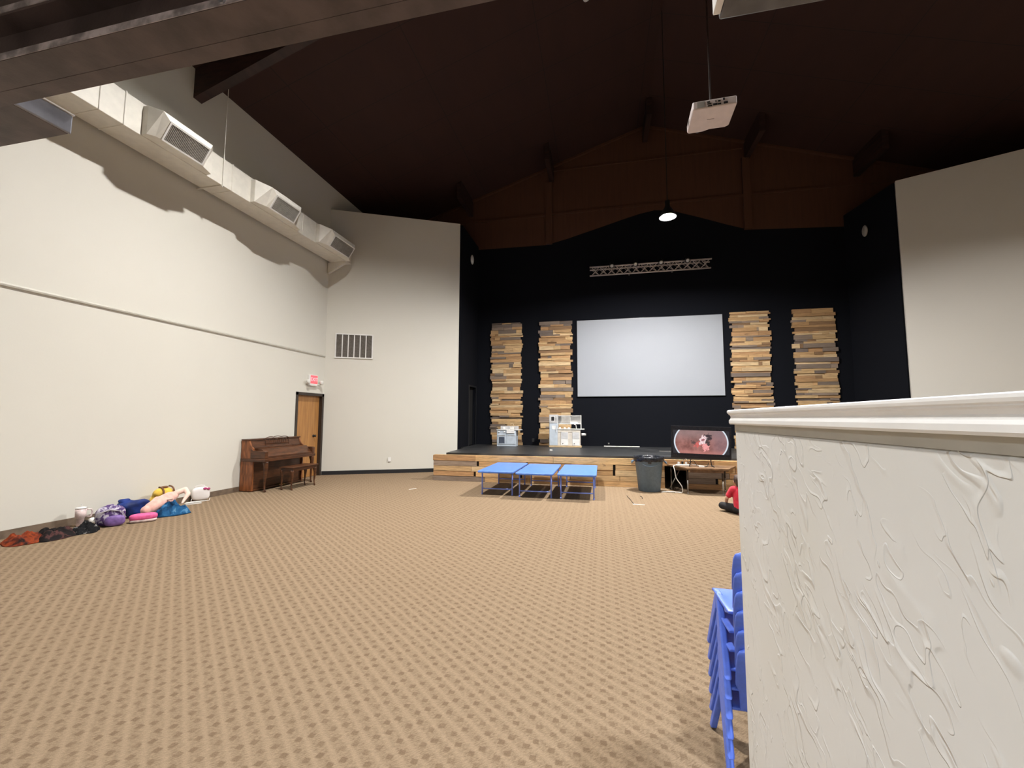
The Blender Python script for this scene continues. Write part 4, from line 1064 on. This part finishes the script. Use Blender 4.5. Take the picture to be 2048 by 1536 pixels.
bm = BM(); tube(bm, [(.0, .01, .258), (-.004, .0, .30)], .005, 8); obj('straw', bm, M['offwhite'], t)
bm = BM(); tube(bm, [(.03, .045, .22), (.055, .085, .215), (.06, .095, .18), (.055, .085, .12), (.03, .045, .125)], .010, 8); obj('handle', bm, M['pinkwhite'], t, smooth=True)
bm = BM(); ellip(bm, (0, -.05, .045), (.05, .06, .045)); ellip(bm, (.0, .06, .05), (.055, .06, .05)); o = obj('sneakers_bundle', bm, M['offwhite'], None, mods=REM(.012, 3), loc=(-6.95, 4.60, 0)); o.name = 'plush_toy'; tag(o, 'small white plush toy between the tumbler and the purple backpack', 'plush toy')
t = thing('backpack', 'purple patterned backpack standing on the carpet by the left wall', 'backpack', (-6.60, 4.52, 0), R(55))
bm = BM(); ellip(bm, (0, .02, .135), (.155, .095, .135), e=.72, nu=40, nv=24); obj('main_bag', bm, M['purple_cloth'], t, smooth=True)
bm = BM(); ellip(bm, (.05, -.075, .075), (.105, .04, .07), e=.7, nu=32, nv=18); obj('front_pocket', bm, M['purple_pocket'], t, smooth=True)
bm = BM(); tube(bm, [(-.05, .02, .243), (-.04, .02, .275), (.02, .02, .278), (.04, .02, .243)], .008, 8); obj('carry_loop', bm, M['purple_pocket'], t, smooth=True)
bm = BM(); tube(bm, [(-.16, -.06, .10), (-.12, -.072, .19), (0, -.076, .225), (.12, -.072, .19), (.16, -.06, .10)], .005, 6); obj('zip', bm, M['grille'], t)
bm = BM(); ellip(bm, (0, 0, .125), (.21, .10, .125), e=.75, nu=36, nv=20); ellip(bm, (-.11, .01, .24), (.07, .05, .045)); 
for v in bm.verts: v.co += Vector((0, mnoise.noise(v.co * 9) * .03, mnoise.noise(v.co * 11 + Vector((4, 0, 0))) * .022)); v.co.z = max(.003, v.co.z)
o = obj('duffel_bag', bm, M['royal'], None, smooth=True, loc=(-6.83, 4.98, .0), rot=(0, 0, R(60))); tag(o, 'slumped royal blue bag leaning between the purple backpack and the pink plush', 'bag')
heap('fleece_blanket', (-6.44, 5.22, 0), .23, .15, .20, R(60), 14, M['teal_cloth'], 'bundled blue tie-dye fleece blanket under the pink plush', 'blanket', folds=2.0, spiky=.15)
t = thing('lunch_box', 'hot pink oval lunch box lying in front of the blue bag', 'lunch box', (-6.40, 4.80, 0), R(52))
bm = BM(); ellip(bm, (0, 0, .072), (.155, .075, .045), e=.6, nu=36, nv=16); obj('lid', bm, M['pink'], t, smooth=True)
bm = BM(); ellip(bm, (0, 0, .026), (.150, .070, .024), e=.5, nu=36, nv=12); obj('tray', bm, M['pinkwhite'], t, smooth=True)
t = thing('pink_plush', 'long peach pink plush toy lying across the blue bag and fleece', 'plush toy', (-6.50, 5.22, .0)); t.scale = (.85, .76, .96)
bm = BM(); 
A0, A1 = Vector((-.10, -.27, .14)), Vector((-.19, .30, .26))
capsule(bm, A0, A0.lerp(A1, .35), .085, .105); capsule(bm, A0.lerp(A1, .35), A0.lerp(A1, .75), .105, .10); capsule(bm, A0.lerp(A1, .75), A1, .10, .065)
ellip(bm, A0 + Vector((.01, -.07, -.02)), (.075, .09, .07)); capsule(bm, A0.lerp(A1, .15) + Vector((-.04, 0, .06)), A0.lerp(A1, .30) + Vector((-.06, .02, .10)), .03, .018)
obj('plush_body', bm, M['plush_pink'], t, mods=REM(.014, 5))
bm = BM(); capsule(bm, (-.10, .43, .335), (.0, .40, .27), .045, .042); capsule(bm, (.0, .40, .27), (.06, .23, .15), .042, .02); capsule(bm, (-.17, .30, .29), (-.10, .43, .335), .045, .045); obj('plush_tail', bm, M['plush_pale'], t, mods=REM(.012, 5))
bm = BM(); capsule(bm, (-.04, .02, .23), (.02, .06, .24), .018, .012); obj('plush_fin', bm, M['plush_pale'], t, smooth=True)
t = thing('yellow_plush', 'round yellow plush with brown bands behind the pink plush', 'plush toy', (-6.95, 5.48, 0))
bm = BM(); ellip(bm, (0, 0, .15), (.13, .19, .15)); ellip(bm, (.03, -.02, .27), (.10, .15, .09)); obj('plush_body', bm, M['yellow'], t, mods=REM(.014, 5))
for s in (-.10, .06):
    bm = BM(); tube(bm, [(.13 * math.cos(R(a)) * .98 + .02, s + .03 * math.sin(R(a)), .24 + .125 * math.sin(R(a))) for a in range(0, 100, 12)], .012, 8); obj('band', bm, M['brownstrap'], t, smooth=True)
bm = BM(); ellip(bm, (.05, -.02, .362), (.04, .06, .018)); obj('bow', bm, M['brownstrap'], t, smooth=True)
t = thing('handbag', 'small white rounded handbag with pink trim against the left wall', 'handbag', (-7.02, 6.20, 0), R(56))
bm = BM(); ellip(bm, (0, .0, .125), (.135, .055, .118), e=.62, nu=36, nv=20); obj('bag_body', bm, M['bagwhite'], t, smooth=True)
bm = BM(); tube(bm, [(-.09, 0, .225), (-.08, .0, .262), (.0, .0, .275), (.05, 0, .262), (.06, 0, .225)], .007, 8); obj('carry_handle', bm, M['bagwhite'], t, smooth=True)
bm = BM(); ellip(bm, (.055, -.05, .215), (.03, .015, .022)); ellip(bm, (.105, -.045, .205), (.028, .015, .022)); obj('pink_trim', bm, M['magenta'], t, smooth=True)
bm = BM(); tube(bm, [(-.125, -.02, .05), (-.14, -.06, .012), (-.05, -.10, .008), (.12, -.085, .008), (.135, -.03, .04)], .005, 6); obj('strap', bm, M['bagwhite'], t)
bm = BM(); prism(bm, [(-.16, -.05), (.15, .0), (.06, .05), (-.12, .06)], 'z', .025, .032)
for v in bm.verts: v.co.z += .03 * (v.co.x + .16)
prism(bm, [(-.14, -.04), (.08, -.02), (.05, .04), (-.12, .05)], 'z', .002, .024)
o = obj('notebook', bm, M['offwhite'], None, loc=(-6.84, 5.96, 0), rot=(0, 0, R(55))); tag(o, 'white notebook lying on the carpet between fleece blanket and white handbag', 'notebook')

# ------------------------------------------------------------------ world, camera, view
w = D.worlds.new('hall_world'); SC.world = w; w.use_nodes = True
w.node_tree.nodes['Background'].inputs[0].default_value = (.9, .95, 1, 1)
w.node_tree.nodes['Background'].inputs[1].default_value = .02
cam = D.cameras.new('camera'); co = D.objects.new('camera', cam); COL.objects.link(co); SC.camera = co
cam.sensor_width = 36; cam.sensor_fit = 'HORIZONTAL'; cam.lens = 828.55 / 2048 * 36; cam.clip_start = .02; cam.clip_end = 100
yaw, pitch, roll = -0.212119, 0.0826962, 0.00265470
f = Vector((math.sin(yaw) * math.cos(pitch), math.cos(yaw) * math.cos(pitch), math.sin(pitch)))
r0 = Vector((math.cos(yaw), -math.sin(yaw), 0)); u0 = r0.cross(f)
rr_ = r0 * math.cos(roll) + u0 * math.sin(roll); uu = -r0 * math.sin(roll) + u0 * math.cos(roll)
mx = Matrix((( rr_.x, uu.x, -f.x, 0), (rr_.y, uu.y, -f.y, 0), (rr_.z, uu.z, -f.z, 1.48), (0, 0, 0, 1)))
co.matrix_world = mx
SC.view_settings.view_transform = 'Standard'; SC.view_settings.look = 'None'; SC.view_settings.gamma = 1
SC.view_settings.use_curve_mapping = False
SC.view_settings.exposure = 0.0
